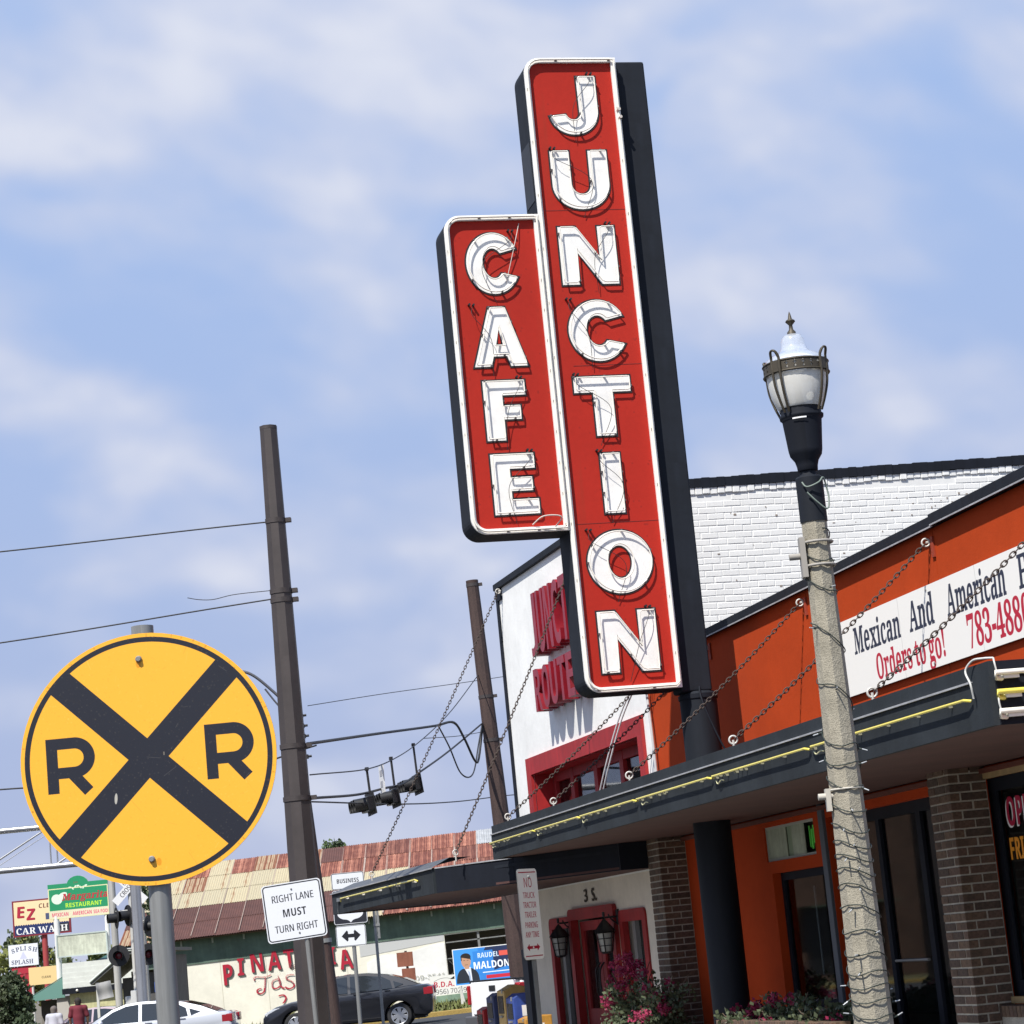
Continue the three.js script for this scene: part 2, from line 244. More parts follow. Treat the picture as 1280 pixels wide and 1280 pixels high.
/* ---------- white corner building (frame B: x = s, z = -w) ---------- */
{
  const b = thing('white_corner_building', 'tall white two storey corner building with red letters and red recessed window', 'building', fB(0, 0, 0), RB);
  const wallUp = polyShape([[-7, 2.5], [.93, 2.5], [.93, 7.56], [-7, 7.56]], [[[-5.82, 3.0], [-.04, 3.0], [-.04, 4.36], [-5.82, 4.36]]]);
  mesh('upper_wall', boxUV(ext(wallUp, .3).translate(0, 0, -.3)), MT.white, b);
  // shop front under the lower canopy
  const low = polyShape([[-7, 0], [.93, 0], [.93, 2.5], [-7, 2.5]], [[[-5.62, .05], [-4.5, .05], [-4.5, 1.93], [-5.62, 1.93]], [[-4.36, .05], [-2.14, .05], [-2.14, 2.03], [-4.36, 2.03]], [[-1.82, .05], [-.76, .05], [-.76, 1.92], [-1.82, 1.92]]]);
  mesh('shop_front', boxUV(ext(low, .28).translate(0, 0, -.29)), MT.cream, b);
  // remaining walls, roof, dark rooms
  mesh('far_wall', bx(-7, 0, -.3, -6.75, 7.56, -12), MT.white, b);
  mesh('rear_wall', bx(-6.75, 0, -11.8, .9, 7.4, -12), MT.white, b);
  mesh('roof', bx(-6.75, 7.0, -.3, .6, 7.1, -11.8), MT.navy, b);
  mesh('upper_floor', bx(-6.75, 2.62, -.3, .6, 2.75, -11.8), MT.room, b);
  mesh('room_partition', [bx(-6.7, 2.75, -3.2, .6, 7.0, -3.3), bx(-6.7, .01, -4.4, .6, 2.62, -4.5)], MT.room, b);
  // dark coping and corner trim
  mesh('coping', [bx(-7.06, 7.56, .06, .99, 7.67, -.36, .01), bx(.66, 7.645, -.36, .99, 7.655, -.37)], MT.navy, b);
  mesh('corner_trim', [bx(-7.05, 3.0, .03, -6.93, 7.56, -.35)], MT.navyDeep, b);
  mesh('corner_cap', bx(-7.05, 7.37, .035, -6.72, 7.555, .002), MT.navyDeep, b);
  // side wall that rises above the cafe's roof, in single painted bricks
  const sw = part('side_wall', b);
  const core = polyShape([[.3, 0], [8, 0], [8, 7.80], [.3, 7.60]]);
  mesh('brick_core', boxUV(ext(core, .25).rotateY(Math.PI / 2).translate(.6745, 0, 0)), M(.82, .82, .80, .9, { tx: 'paint', k: .5 }), sw);
  const R = rng(31), bg = [new RoundedBoxGeometry(.018, .079, .246, 1, .008), new RoundedBoxGeometry(.018, .081, .241, 1, .009), new RoundedBoxGeometry(.018, .076, .248, 1, .007), new RoundedBoxGeometry(.018, .078, .119, 1, .008)];
  const bm = [.84, .81, .86, .82].map((v, i) => M(v, v * .998, v * .972, .8, { tx: 'paint', k: 3 + i, bump: 'rough', bs: .0015, bk: 3 }));
  const rest = []; let cnt = 0;
  for (let r = 0, y = 5.26; y < 7.68; y += .0885, r++) for (let w = .34 + (r % 2) * .125; w < 7.6; w += .2525) {
    if (y > 7.44 + .026 * w) continue;
    const line = 5.58 + (w - .73) * .4025, vis = y > line - .16 && w < 6.1 && w > .5, half = r % 6 === 5;
    if (y < line - .5) continue;
    const g = bg[(R() * 3) | 0], x = .921 + (R() - .5) * .004, m = bm[(R() * 4) | 0];
    if (vis && cnt < 298) { const k = mesh('brick', g, m, sw); k.position.set(x, y + (R() - .5) * .008, -(w + (R() - .5) * .010)); k.rotation.z = (R() - .5) * .012; k.rotation.x = (R() - .5) * .02; cnt++; }
    else rest.push(g.clone().translate(x, y, -w));
  }
  if (rest.length) { const m = mesh('brickwork', rest, bm[0], sw); m.userData.kind = 'stuff'; }
  { // uneven dark tar coping with a ragged white mortar line under it
    const gs = [], gw = []; for (let w = .28; w < 7.9; w += .11) { const y = 7.60 + .026 * w - .03; gs.push(bx(.60, y + .02 + R() * .012, -w, .955 + R() * .012, y + .155 + R() * .012, -w - .112)); gw.push(bx(.7, y - .045 - R() * .03, -w, .938 + R() * .016, y + .02 + R() * .025, -w - .105, .012)); }
    { const pits = []; for (let i = 0; i < 46; i++) { const w = .8 + R() * 5, y = 5.6 + (w - .73) * .4 + R() * (7.4 - 5.6 - (w - .73) * .4), z = .008 + R() * .016; pits.push(bx(.928, y, -w, .9335, y + z * (.6 + R()), -w - z * (.6 + R() * 1.6))); } mesh('chipped_paint', pits, M(.24, .20, .17, .9), sw).userData.kind = 'stuff'; }
    mesh('tar_coping', gs, MT.navyDeep, sw); mesh('mortar_line', gw, bm[2], sw);
  }
  // red recessed window: outer border, splayed reveal, mullions, panes
  const win = part('recessed_window', b);
  mesh('border', boxUV(ext(polyShape([[-6.07, 2.98], [.14, 2.98], [.14, 4.62], [-6.07, 4.62]], [[[-5.80, 3.0], [-.08, 3.0], [-.08, 4.345], [-5.80, 4.345]]]), .05).translate(0, 0, .002)), MT.red, win);
  mesh('reveal', [bx(-5.82, 3.0, -.01, -5.79, 4.36, -.42), bx(-.07, 3.0, -.01, -.04, 4.36, -.42), bx(-5.79, 4.335, -.01, -.07, 4.36, -.42), bx(-5.79, 2.99, -.01, -.07, 3.02, -.42)], MT.red, win);
  const xs = [-5.79, -4.75, -4.62, -3.50, -3.32, -2.15, -1.98, -.83, -.70, -.07];
  for (let i = 0; i < xs.length; i += 2) mesh('mullion', bx(xs[i] - (i ? .16 : 0), 3.02, -.30, i ? xs[i] + .02 : xs[i] + .14, 4.335, -.42, .01), MT.red, win);
  mesh('head_rail', bx(-5.65, 4.19, -.31, -.07, 4.335, -.41), MT.red, win);
  for (let i = 0; i < 4; i++) { const a = [-5.65, -4.6, -3.3, -1.96][i], c = [-4.78, -3.48, -2.14, -.86][i]; mesh('pane', bx(a, 3.04, -.365, c, 4.19, -.372), MT.glass, win); mesh('blind', bx(a + .55, 3.04, -.46, c, 4.17, -.47), M(.30, .33, .34, .9), win); }
  // red raised channel letters in two rows
  const lm = M(.30, .008, .022, .42, { tx: 'grime', k: 1.2 });
  const row = (str, s0, y0, h, adv, z = .24) => [...str].forEach((ch, i) => { const g = text3(ch, h, z), bb = g.boundingBox; g.scale((adv - .07) / (bb.max.x - bb.min.x), h / (bb.max.y - bb.min.y), 1); g.computeBoundingBox(); g.translate(s0 + i * adv - g.boundingBox.min.x, y0 - g.boundingBox.min.y, .035); mesh('letter', boxUV(g), lm, b); });
  row('JUNCTION', -4.22, 6.05, .97, .44); row('ROUTE', -4.30, 5.20, .66, .46);
  // door with side lights
  const door = part('entrance', b);
  const fr = (x0, x1, y1, t, ins = .07) => boxUV(ext(polyShape(rrect(x0 - .1, .05, x1 + .1, y1 + .1, .1, [0, 0, 1, 1]), [[[x0 + ins, .0501], [x1 - ins, .0501], [x1 - ins, y1 - ins], [x0 + ins, y1 - ins]]]), t));
  mesh('door_frame', fr(-4.36, -2.14, 2.03, .12).translate(0, 0, -.06), MT.red, door);
  mesh('side_light_frame', fr(-5.62, -4.5, 1.93, .09).translate(0, 0, -.07), MT.red, door);
  mesh('side_light_frame', fr(-1.82, -.76, 1.92, .09).translate(0, 0, -.07), MT.red, door);
  for (const [x0, x1] of [[-4.27, -3.26], [-3.24, -2.23]]) {
    mesh('door_leaf', boxUV(ext(polyShape([[x0, .07], [x1, .07], [x1, 1.93], [x0, 1.93]], [[[x0 + .17, .62], [x1 - .17, .62], [x1 - .17, 1.79], [x0 + .17, 1.79]]]), .06).translate(0, 0, -.14)), MT.red, door);
    mesh('pane', bx(x0 + .16, .6, -.11, x1 - .16, 1.8, -.116), MT.glass, door);
  }
  mesh('door_pull', [tube([[-3.34, .75, -.07], [-3.36, .85, -.0], [-3.34, 1.05, .01], [-3.36, 1.2, -.0], [-3.34, 1.3, -.07]], .014), tube([[-3.16, .75, -.07], [-3.14, .85, -.0], [-3.16, 1.05, .01], [-3.14, 1.2, -.0], [-3.16, 1.3, -.07]], .014)], MT.black, door);
  for (const [x0, x1, y1] of [[-5.56, -4.56, 1.87], [-1.76, -.82, 1.86]]) {
    mesh('pane', bx(x0, .06, -.16, x1, y1, -.167), MT.glass, door);
    mesh('inner_post', bx(x0 + .12, .06, -.09, x0 + .26, y1, -.155), M(.22, .22, .22, .6), door);
    mesh('curtain', bx(x0 + .62, .06, -.24, x1 - .05, y1 - .05, -.25), M(.13, .22, .22, .9), door);
  }
  mesh('notice', bx(-1.12, .95, -.175, -.84, 1.42, -.18), M(.62, .78, .76, .7), door);
  // house number
  for (const [s, x] of [['3', -3.62], ['S.', -3.22]]) { const g = text3(s, .19, .006, font); g.scale(1.3, 1, 1).translate(x, 2.21, .002); mesh('house_number', g, M(.04, .03, .02, .7), b); }
  // two lanterns on brackets
  for (const x of [-4.43, -1.98]) {
    const l = part('wall_lantern', b, [x, 1.78, 0]);
    mesh('bracket', [rod([.0, .16, .0], [0, .16, .2], .014), bx(-.05, .04, .0, .05, .26, .02), tube([[0, .05, .01], [0, .12, .1], [0, .2, .15]], .011)], MT.black, l);
    mesh('cage', [new THREE.ConeGeometry(.17, .2, 6).translate(0, .06, .22), new THREE.CylinderGeometry(.13, .15, .025, 6).translate(0, -.05, .22), new THREE.CylinderGeometry(.09, .06, .03, 6).translate(0, -.34, .22), ...[0, 1, 2, 3, 4, 5].map(i => { const a = i * Math.PI / 3; return rod([Math.sin(a) * .135, -.05, .22 + Math.cos(a) * .135], [Math.sin(a) * .09, -.33, .22 + Math.cos(a) * .09], .009, .009, 6); }), ...[-.14, -.24].map((y, i) => new THREE.TorusGeometry(.118 - i * .018, .006, 5, 6).rotateX(Math.PI / 2).rotateY(Math.PI / 6).translate(0, y, .22)), rod([0, .16, .22], [0, .24, .22], .02)], MT.black, l);
    mesh('lantern_glass', new THREE.CylinderGeometry(.122, .08, .27, 6).translate(0, -.19, .22), M(.35, .36, .34, .3), l);
  }
  // lower canopy with a skewed near end
  const cn = part('lower_canopy', b);
  const plan = [[-10.12, -2.6], [-2.12, -2.6], [1.03, -.84], [1.03, -.12], [-10.12, -.02]];
  const slab = (y0, y1, pl) => { const g = ext(polyShape(pl.map(p => [p[0], p[1]])), y1 - y0).rotateX(Math.PI / 2); return boxUV(g.translate(0, y1, 0).scale(1, 1, -1)); };
  const flat = (y, t, pl) => { const g = ext(polyShape(pl.map(p => [p[0], -p[1]])), t); g.rotateX(-Math.PI / 2).translate(0, y, 0); g.scale(1, 1, 1); return boxUV(g); };
  // plan uses w; local z = -w, and rotateX(-90) sends shape-y to -z
  const flatW = (y, t, pl) => boxUV(ext(polyShape(pl), t).rotateX(-Math.PI / 2).translate(0, y, 0));
  mesh('soffit', flatW(2.515, .03, plan), MT.soffit, cn);
  mesh('deck', flatW(2.74, .04, plan), MT.navy, cn);
  const wallBetween = (p, q, y0, y1, t) => { const dx = q[0] - p[0], dz = -(q[1] - p[1]), L = Math.hypot(dx, dz); return bx(0, y0, -t / 2, L, y1, t / 2).rotateY(-Math.atan2(dz, dx)).translate(p[0], 0, -p[1]); };
  mesh('front_fascia', wallBetween([-10.15, -2.63], [-2.1, -2.63], 2.5, 2.86, .05), MT.fascia, cn);
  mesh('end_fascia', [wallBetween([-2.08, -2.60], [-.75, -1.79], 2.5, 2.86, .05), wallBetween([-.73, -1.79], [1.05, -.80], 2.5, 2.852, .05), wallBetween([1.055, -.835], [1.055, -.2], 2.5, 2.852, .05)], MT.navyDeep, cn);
  mesh('far_fascia', wallBetween([-10.13, -2.58], [-10.13, -.02], 2.5, 2.86, .05), MT.fascia, cn);
  { // sheet metal coping sloping back from the front edge
    const g = new THREE.BufferGeometry(), P = [[-10.17, 2.862, 2.67], [-2.06, 2.862, 2.67], [-2.35, 3.0, 2.33], [-9.75, 3.0, 2.33], [-9.75, 2.99, 2.0], [-2.4, 2.99, 2.0]], f = [0, 1, 2, 0, 2, 3, 3, 2, 5, 3, 5, 4]; g.setAttribute('position', new THREE.Float32BufferAttribute(f.flatMap(i => P[i]), 3)); g.computeVertexNormals(); mesh('coping', boxUV(g), M(.085, .092, .10, .5, { side: THREE.DoubleSide, tx: 'grime' }), cn);
  }
  mesh('drip_edge', [wallBetween([-10.16, -2.675], [-2.08, -2.675], 2.845, 2.862, .02), wallBetween([-2.07, -2.62], [-.75, -1.83], 2.845, 2.862, .02)], MT.trim, cn);
  mesh('neon_tube', tube([[-9.1, 2.69, 2.70], [-9.08, 2.73, 2.72], [-8.9, 2.735, 2.72], [-6, 2.74, 2.72], [-3.1, 2.745, 2.72], [-2.95, 2.745, 2.72], [-2.9, 2.715, 2.70]], .014), MT.neonYellow, cn);
  for (const x of [-8.6, -7.2, -5.8, -4.4, -3.2]) mesh('tube_clip', bx(x - .012, 2.71, 2.655, x + .012, 2.735, 2.715), MT.neon, cn);
  mesh('junction_box', [bx(-9.55, 2.70, 2.655, -9.35, 2.76, 2.69), tube([[-9.45, 2.70, 2.68], [-9.55, 2.6, 2.68], [-9.58, 2.5, 2.67]], .006)], M(.16, .17, .18, .6), cn);
  chainThing('rusty chain from white building corner down to the far canopy end', fB(-7.25, 3.04, -2.5), fB(-6.66, 7.5, -.08), 'canopy chains');
  chainThing('rusty chain crossing the red letters down to the lower canopy', fB(-1.44, 3.02, -2.45), fB(-1.7, 7.45, -.08), 'canopy chains');
}

/* ---------- brick pilaster ---------- */
const brickMats = [[.17, .115, .085], [.14, .094, .072], [.20, .135, .095], [.12, .086, .070], [.18, .118, .092]].map((c, i) => M(...c, .85, { tx: 'brick', k: 2 + i, bump: 'rough', bs: .004, bk: 3 }));
const mortar = M(.60, .56, .49, .95, { tx: 'speck', k: 2 });
const brickGeo = new Map();
function brickBox(a, h, d) { const k = [a, h, d].map(v => v.toFixed(3)).join(); if (!brickGeo.has(k)) brickGeo.set(k, boxUV(new RoundedBoxGeometry(a, h, d, 1, .005))); return brickGeo.get(k); }
function pilaster(parent, s0, len, wf, dep, top, seed) {
  const p = part('brick_pilaster', parent), R = rng(seed), c = .0835, h = .068, j = .015;
  mesh('mortar_core', bx(s0 + .014, .13, -wf - .014, s0 + len - .014, top - .02, -wf - dep - .02), mortar, p);
  const put = (x0, x1, w0, w1, y) => { const m = mesh('brick', brickBox(x1 - x0 - j, h, w1 - w0 - j), brickMats[(R() * 5) | 0], p); m.position.set((x0 + x1) / 2 + (R() - .5) * .005, y + h / 2, -(w0 + w1) / 2 + (R() - .5) * .005); m.rotation.y = (R() - .5) * .012; };
  for (let r = 0, y = .14; y < top - .005; r++, y += c) {
    const s1 = s0 + len, b = wf + dep;
    if (r % 2) { put(s0, s0 + len * .5, wf, wf + .11, y); put(s0 + len * .5, s1, wf, wf + .11, y); put(s1 - .11, s1, wf + .11, b + .02, y); }
    else { put(s0, s0 + len * .32, wf, wf + .11, y); put(s0 + len * .32, s1 - .11, wf, wf + .11, y); put(s1 - .11, s1, wf, wf + .225, y); put(s1 - .11, s1, wf + .225, b + .02, y); }
  }
  return p;
}

/* ---------- orange cafe (frame A) ---------- */
{
  const b = thing('orange_cafe', 'low orange cafe with brick pilasters and a long charcoal street canopy', 'building', fA(0, 0, 0), RA);
  mesh('parapet_wall', [bx(1.14, 2.86, -2.10, 7.63, 5.2, -2.132), bx(7.64, 2.86, -2.10, 11.26, 5.2, -2.132), bx(11.27, 2.86, -2.10, 19, 5.2, -2.132)], MT.orange, b);
  mesh('wall_core', bx(1.62, 2.86, -2.136, 19, 5.19, -2.4), MT.orangeDark, b);
  const lw = polyShape([[1.5, .14], [19, .14], [19, 2.855], [1.5, 2.855]], [[[2.78, .15], [4.0, .15], [4.0, 2.24], [2.78, 2.24]], [[5.47, .64], [7.28, .64], [7.28, 2.19], [5.47, 2.19]], [[5.33, 2.33], [7.03, 2.33], [7.03, 2.73], [5.33, 2.73]], [[7.44, .15], [10.95, .15], [10.95, 2.70], [7.44, 2.70]], [[11.64, .74], [17.2, .74], [17.2, 2.76], [11.64, 2.76]]]);
  mesh('street_wall', boxUV(ext(lw, .2).translate(0, 0, -2.30)), MT.orange, b);
  // room behind the glass, rear walls and roof
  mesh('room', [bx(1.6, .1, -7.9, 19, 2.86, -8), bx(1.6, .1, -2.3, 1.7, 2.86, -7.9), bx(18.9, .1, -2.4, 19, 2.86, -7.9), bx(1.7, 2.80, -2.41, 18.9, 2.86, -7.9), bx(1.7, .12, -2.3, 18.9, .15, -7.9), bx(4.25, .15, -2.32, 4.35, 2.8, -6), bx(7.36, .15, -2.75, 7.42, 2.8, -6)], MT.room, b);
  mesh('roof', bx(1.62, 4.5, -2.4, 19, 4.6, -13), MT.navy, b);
  mesh('rear_wall', [bx(1.62, .1, -13, 19, 4.5, -13.2), bx(18.8, 2.9, -2.4, 19, 5.1, -13)], MT.orangeDark, b);
  mesh('coping', [bx(1.10, 5.2, -2.02, 11.45, 5.295, -2.46, .008), bx(11.40, 5.212, -2.008, 19.05, 5.312, -2.47, .008)], MT.navy, b);
  mesh('coping_flange', [bx(1.10, 5.185, -2.018, 11.44, 5.2, -2.03), bx(11.42, 5.197, -2.006, 19.05, 5.212, -2.018)], MT.trim, b);
  mesh('soffit_trim', bx(1.6, 2.79, -2.04, 19, 2.835, -2.098), M(.20, .05, .03, .8, { tx: 'speck', k: 3 }), b);
  // loose leads and a ragged flashing where the cafe meets the white wall
  mesh('roof_lead', [tube([[1.5, 5.45, -2.5], [1.9, 5.40, -2.2], [2.4, 5.36, -2.0], [3.4, 5.38, -2.02]], .016), tube([[2.9, 5.3, -1.98], [2.2, 5.05, -1.95], [1.75, 4.85, -2.05]], .01), tube([[2.2, 5.32, -2], [2.3, 5.05, -1.97], [2.1, 4.9, -2.04]], .01)], MT.navy, b);
  mesh('conduit', [tube([[1.35, 3.2, -2.05], [1.36, 4.3, -2.04], [1.3, 4.9, -2.04]], .02), tube([[.3, 3.25, -1.4], [.75, 3.9, -1.5], [1.1, 4.6, -1.7], [1.6, 5.2, -1.95]], .012), tube([[.4, 3.25, -1.42], [.85, 3.9, -1.52], [1.2, 4.6, -1.72], [1.7, 5.2, -1.97]], .012)], M(.5, .5, .52, .5), b);
  pilaster(b, 1.60, .55, 1.72, .36, 2.85, 3); pilaster(b, 11.24, .52, 1.72, .36, 2.85, 4);
  // side door behind the sign pole
  const d1 = part('side_door', b);
  mesh('frame', boxUV(ext(polyShape([[2.7, .15], [4.08, .15], [4.08, 2.32], [2.7, 2.32]], [[[2.86, .1501], [3.92, .1501], [3.92, 2.16], [2.86, 2.16]]]), .06).translate(0, 0, -2.13)), MT.orangeDark, d1);
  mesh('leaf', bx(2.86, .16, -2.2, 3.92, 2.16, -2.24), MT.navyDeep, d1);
  // window with dark frame
  const wd = part('street_window', b);
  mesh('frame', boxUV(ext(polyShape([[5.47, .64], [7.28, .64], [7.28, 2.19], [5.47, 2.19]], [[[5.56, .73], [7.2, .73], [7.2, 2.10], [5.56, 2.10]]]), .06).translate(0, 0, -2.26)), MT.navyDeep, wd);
  mesh('pane', bx(5.55, .72, -2.225, 7.21, 2.11, -2.231), MT.glass, wd);
  mesh('blind_rod', rod([6.2, 1.0, -2.33], [6.2, 2.0, -2.33], .012), MT.dimWhite, wd);
  const tr = part('transom_window', b);
  mesh('frame', boxUV(ext(polyShape([[5.33, 2.33], [7.03, 2.33], [7.03, 2.73], [5.33, 2.73]], [[[5.36, 2.36], [7.0, 2.36], [7.0, 2.70], [5.36, 2.70]]]), .04).translate(0, 0, -2.16)), M(.36, .38, .33, .6), tr);
  
  mesh('curtain', [bx(5.36, 2.36, -2.13, 6.0, 2.7, -2.14), bx(6.2, 2.36, -2.13, 6.62, 2.7, -2.14)], M(.46, .52, .40, .9, { tx: 'grime', k: 1.4 }), tr);
  mesh('curtain', bx(6.0, 2.36, -2.15, 6.2, 2.7, -2.16), M(.24, .30, .2, .9), tr);
  mesh('green_lettering', [[6.70, 2.42, 6.72, 2.66], [6.76, 2.40, 6.80, 2.62], [6.83, 2.46, 6.86, 2.66], [6.89, 2.44, 6.92, 2.6]].map(([a, c, d, e]) => bx(a, c, -2.16, d, e, -2.172)), M(.12, .75, .08, .6), tr);
  mesh('transom_back', bx(5.34, 2.34, -2.28, 7.02, 2.72, -2.295), M(.18, .2, .16, .9), tr);
  mesh('door_post', bx(7.29, .15, -2.06, 7.43, 2.86, -2.32, .01), M(.075, .085, .10, .5), b);
  // entrance: dark frames, glass, set back a little
  const en = part('entrance', b);
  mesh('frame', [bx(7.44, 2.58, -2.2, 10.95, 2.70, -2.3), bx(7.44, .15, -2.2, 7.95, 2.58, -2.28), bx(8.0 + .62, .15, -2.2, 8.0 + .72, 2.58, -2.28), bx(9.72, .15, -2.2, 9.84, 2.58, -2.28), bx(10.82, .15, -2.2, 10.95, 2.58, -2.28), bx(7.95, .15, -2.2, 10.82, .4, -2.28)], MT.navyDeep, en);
  mesh('pane', bx(7.95, .4, -2.235, 8.62, 2.58, -2.241), MT.glass, en); mesh('pane', bx(8.72, .4, -2.235, 9.72, 2.58, -2.241), MT.glass, en); mesh('pane', bx(9.84, .4, -2.235, 10.82, 2.58, -2.241), MT.glass, en);
  mesh('push_bar', rod([8.78, 1.12, -2.19], [9.66, 1.12, -2.19], .016), MT.galv, en);
  // right-hand window with tan frame, brick sill and painted lettering
  const rw = part('tan_window', b);
  mesh('frame', boxUV(ext(polyShape([[11.47, .70], [17.4, .70], [17.4, 2.835], [11.47, 2.835]], [[[11.64, .76], [17.2, .76], [17.2, 2.74], [11.64, 2.74]]]), .05).translate(0, 0, -2.12)), MT.tan, rw);
  mesh('inner_frame', boxUV(ext(polyShape([[11.64, .76], [17.2, .76], [17.2, 2.74], [11.64, 2.74]], [[[11.8, .9], [17.05, .9], [17.05, 2.62], [11.8, 2.62]]]), .05).translate(0, 0, -2.21)), MT.navyDeep, rw);
  mesh('pane', bx(11.8, .9, -2.185, 17.05, 2.62, -2.191), MT.glass, rw);
  { const R = rng(8); for (let x = 11.5, i = 0; x < 15; x += .082, i++) { const m = mesh('sill_brick', brickBox(.070, .10, .17), brickMats[(R() * 5) | 0], rw); m.position.set(x, .64, -2.03); } mesh('sill_bed', bx(11.46, .15, -1.96, 15.1, .60, -2.1), mortar, rw); mesh('sill_mortar', bx(11.46, .6, -1.955, 15.1, .675, -2.1), mortar, rw); }
  const wtx = (str, h, x, y, m, z, sk, grow = 0) => { const g = text3(str, h, .004); g.scale(.92, 1.25, 1); const P = g.attributes.position; for (let i = 0; i < P.count; i++) P.setX(i, P.getX(i) + P.getY(i) * sk); g.translate(x, y, z); return mesh('window_lettering', g, m, rw); };
  wtx('OPEN', .21, 11.90, 2.27, M(.85, .85, .85, .5), -2.182, .02); wtx('OPEN', .21, 11.935, 2.285, M(.42, .008, .05, .5), -2.176, .02);
  wtx('FRIDAY', .16, 11.9, 1.98, M(.85, .33, .03, .5), -2.18, .02);

  /* street canopy */
  const c = part('street_canopy', b), E = 16.68;
  mesh('fascia', [bx(0, 2.84, 0, 8.3, 3.182, -.05), bx(8.304, 2.84, 0, E, 3.182, -.05)], MT.fascia, c);
  mesh('fascia_cap', bx(0, 3.182, -.012, E, 3.3, -.06), MT.fascia, c);
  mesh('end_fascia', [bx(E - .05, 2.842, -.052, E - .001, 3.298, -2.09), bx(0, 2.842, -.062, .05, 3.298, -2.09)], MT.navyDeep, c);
  mesh('soffit', bx(.05, 2.858, -.055, E - .05, 2.885, -2.095), MT.soffit, c);
  mesh('deck', bx(.05, 3.12, -.065, E - .05, 3.16, -2.095), MT.navy, c);
  mesh('drip_edge', bx(-.004, 3.176, .018, E - .3, 3.190, -.012), MT.trim, c);
  mesh('end_drip', bx(E, 3.20, -.1, E + .012, 3.214, -2.0), MT.trim, c);
  const joints = [.05, 2.75, 5.05, 7.5, 10.2, 13.0, 16.45];
  for (let i = 0; i < joints.length - 1; i++) { const a = joints[i], e = joints[i + 1] - .06; mesh('neon_tube', tube([[a, 3.05, .02], [a + .02, 3.062, .045], [a + .12, 3.063, .05], [(a + e) / 2, 3.063, .05], [e - .12, 3.063, .05], [e - .02, 3.062, .045], [e, 3.05, .02]], .0115), MT.neonYellow, c); }
  const R = rng(12), clips = [], cords = [];
  for (let i = 0; i < joints.length - 1; i++) for (let k = 0; k < 4; k++) { const x = joints[i] + .05 + k * .3 + R() * .15; clips.push(bx(x - .008, 3.035, .001, x + .008, 3.056, .045)); if (k < 1) cords.push(tube([[x, 3.02, .03], [x + .06, 3.0 - R() * .02, .035], [x + .16, 3.01, .03], [x + .25, 3.0, .03]], .006, 5)); }
  for (let x = .5; x < 16; x += .62) clips.push(bx(x - .006, 3.045, .001, x + .006, 3.058, .04));
  mesh('tube_clip', clips, M(.30, .29, .2, .6), c).userData.kind = 'stuff'; mesh('tube_cord', cords, M(.6, .58, .35, .6), c).userData.kind = 'stuff';
  // three short tubes wrap the near end
  [[3.205, MT.neon], [3.068, MT.neonYellow], [2.93, MT.neon]].forEach(([y, m], i) => { mesh('neon_tube', tube([[E + .01, y - .035, -.10], [E + .035, y - .03, -.045], [E + .055, y, -.03], [E + .06, y + .003, -.12], [E + .06, y + .003, -.7], [E + .06, y, -1.9]], .02), m, c); mesh('tube_clip', bx(E, y - .04, -.1, E + .05, y - .015, -.22), MT.neon, c); });
  mesh('tube_cord', [tube([[E - .22, 3.06, .03], [E - .2, 3.16, .05], [E - .28, 3.27, .04], [E - .22, 3.33, .01], [E - .08, 3.33, -.02], [E + .0, 3.32, -.06]], .008), tube([[E + .0, 3.32, -.06], [E + .03, 3.28, -.05], [E + .03, 3.21, -.06]], .007), tube([[E + .03, 3.05, -.05], [E + .045, 3.0, -.04], [E + .04, 2.94, -.05]], .007)], MT.dimWhite, c);
  // chains of the street canopy
  const H = [[.95, 1.42, 'rusty chain nearest the far end of the long street canopy'], [3.53, 4.03, 'rusty chain second from the far end of the long street canopy'], [7.04, 7.565, 'rusty chain across orange wall just right of the sign pole'], [10.74, 11.19, 'rusty chain from orange wall passing behind the lamp post'], [14.37, 14.85, 'rusty chain hanging across the white banner']];
  for (const [s, r, label] of H) chainThing(label, fA(s, 3.36, .04), fA(r, 5.075, 2.05), 'canopy chains');
  // joints and small plates under the eye bolts
  mesh('wall_plate', H.map(([, s]) => bx(s + .03, 4.92, -2.08, s + .09, 5.12, -2.099)), MT.orangeDark, b);
}
// banner on the parapet
{
  const t = canvasTex(2048, 368, (x, w, h) => {
    x.fillStyle = '#e9e6df'; x.fillRect(0, 0, w, h); x.fillStyle = 'rgba(120,120,115,.28)'; for (const q of [470, 1010, 1540]) x.fillRect(q, 0, 3, h);
    x.textBaseline = 'alphabetic'; const wr = (s, px, py, size, sx, c, sk = 0) => { x.save(); x.translate(px, py); x.transform(1, 0, sk, 1, 0, 0); x.scale(sx, 1); x.font = 'bold ' + size + 'px serif'; x.fillStyle = c; x.fillText(s, 0, 0); x.lineWidth = 4; x.strokeStyle = c; x.strokeText(s, 0, 0); x.restore(); };
    const fit = (t, px, py, size, width, c, sk = -.04) => { x.font = 'bold ' + size + 'px serif'; wr(t, px, py, size, width / x.measureText(t).width, c, sk); };
    fit('Mexican', 103, 178, 172, 368, '#232a3d'); fit('And', 538, 174, 186, 179, '#232a3d'); fit('American', 808, 172, 190, 381, '#232a3d'); fit('Food', 1263, 172, 190, 210, '#232a3d');
    fit('Orders to go!', 257, 332, 164, 514, '#b0152f', 0); fit('783-4880', 918, 338, 200, 392, '#b0152f', 0);
  });
  const bn = thing('banner', 'long white banner with black and red lettering on the orange parapet', 'banner', fA(8.62, 3.88, 2.07), RA);
  printBoard(bn, 'sheet', 7.2, .80, .01, t, MT.white, [3.6, .4, 0], .6);
  for (const x of [.05, 2.4, 4.8, 7.1]) for (const y of [.04, .76]) mesh('fixing', new THREE.CylinderGeometry(.014, .014, .012, 8).rotateX(Math.PI / 2).translate(x, y, .01), MT.galv, bn);
}

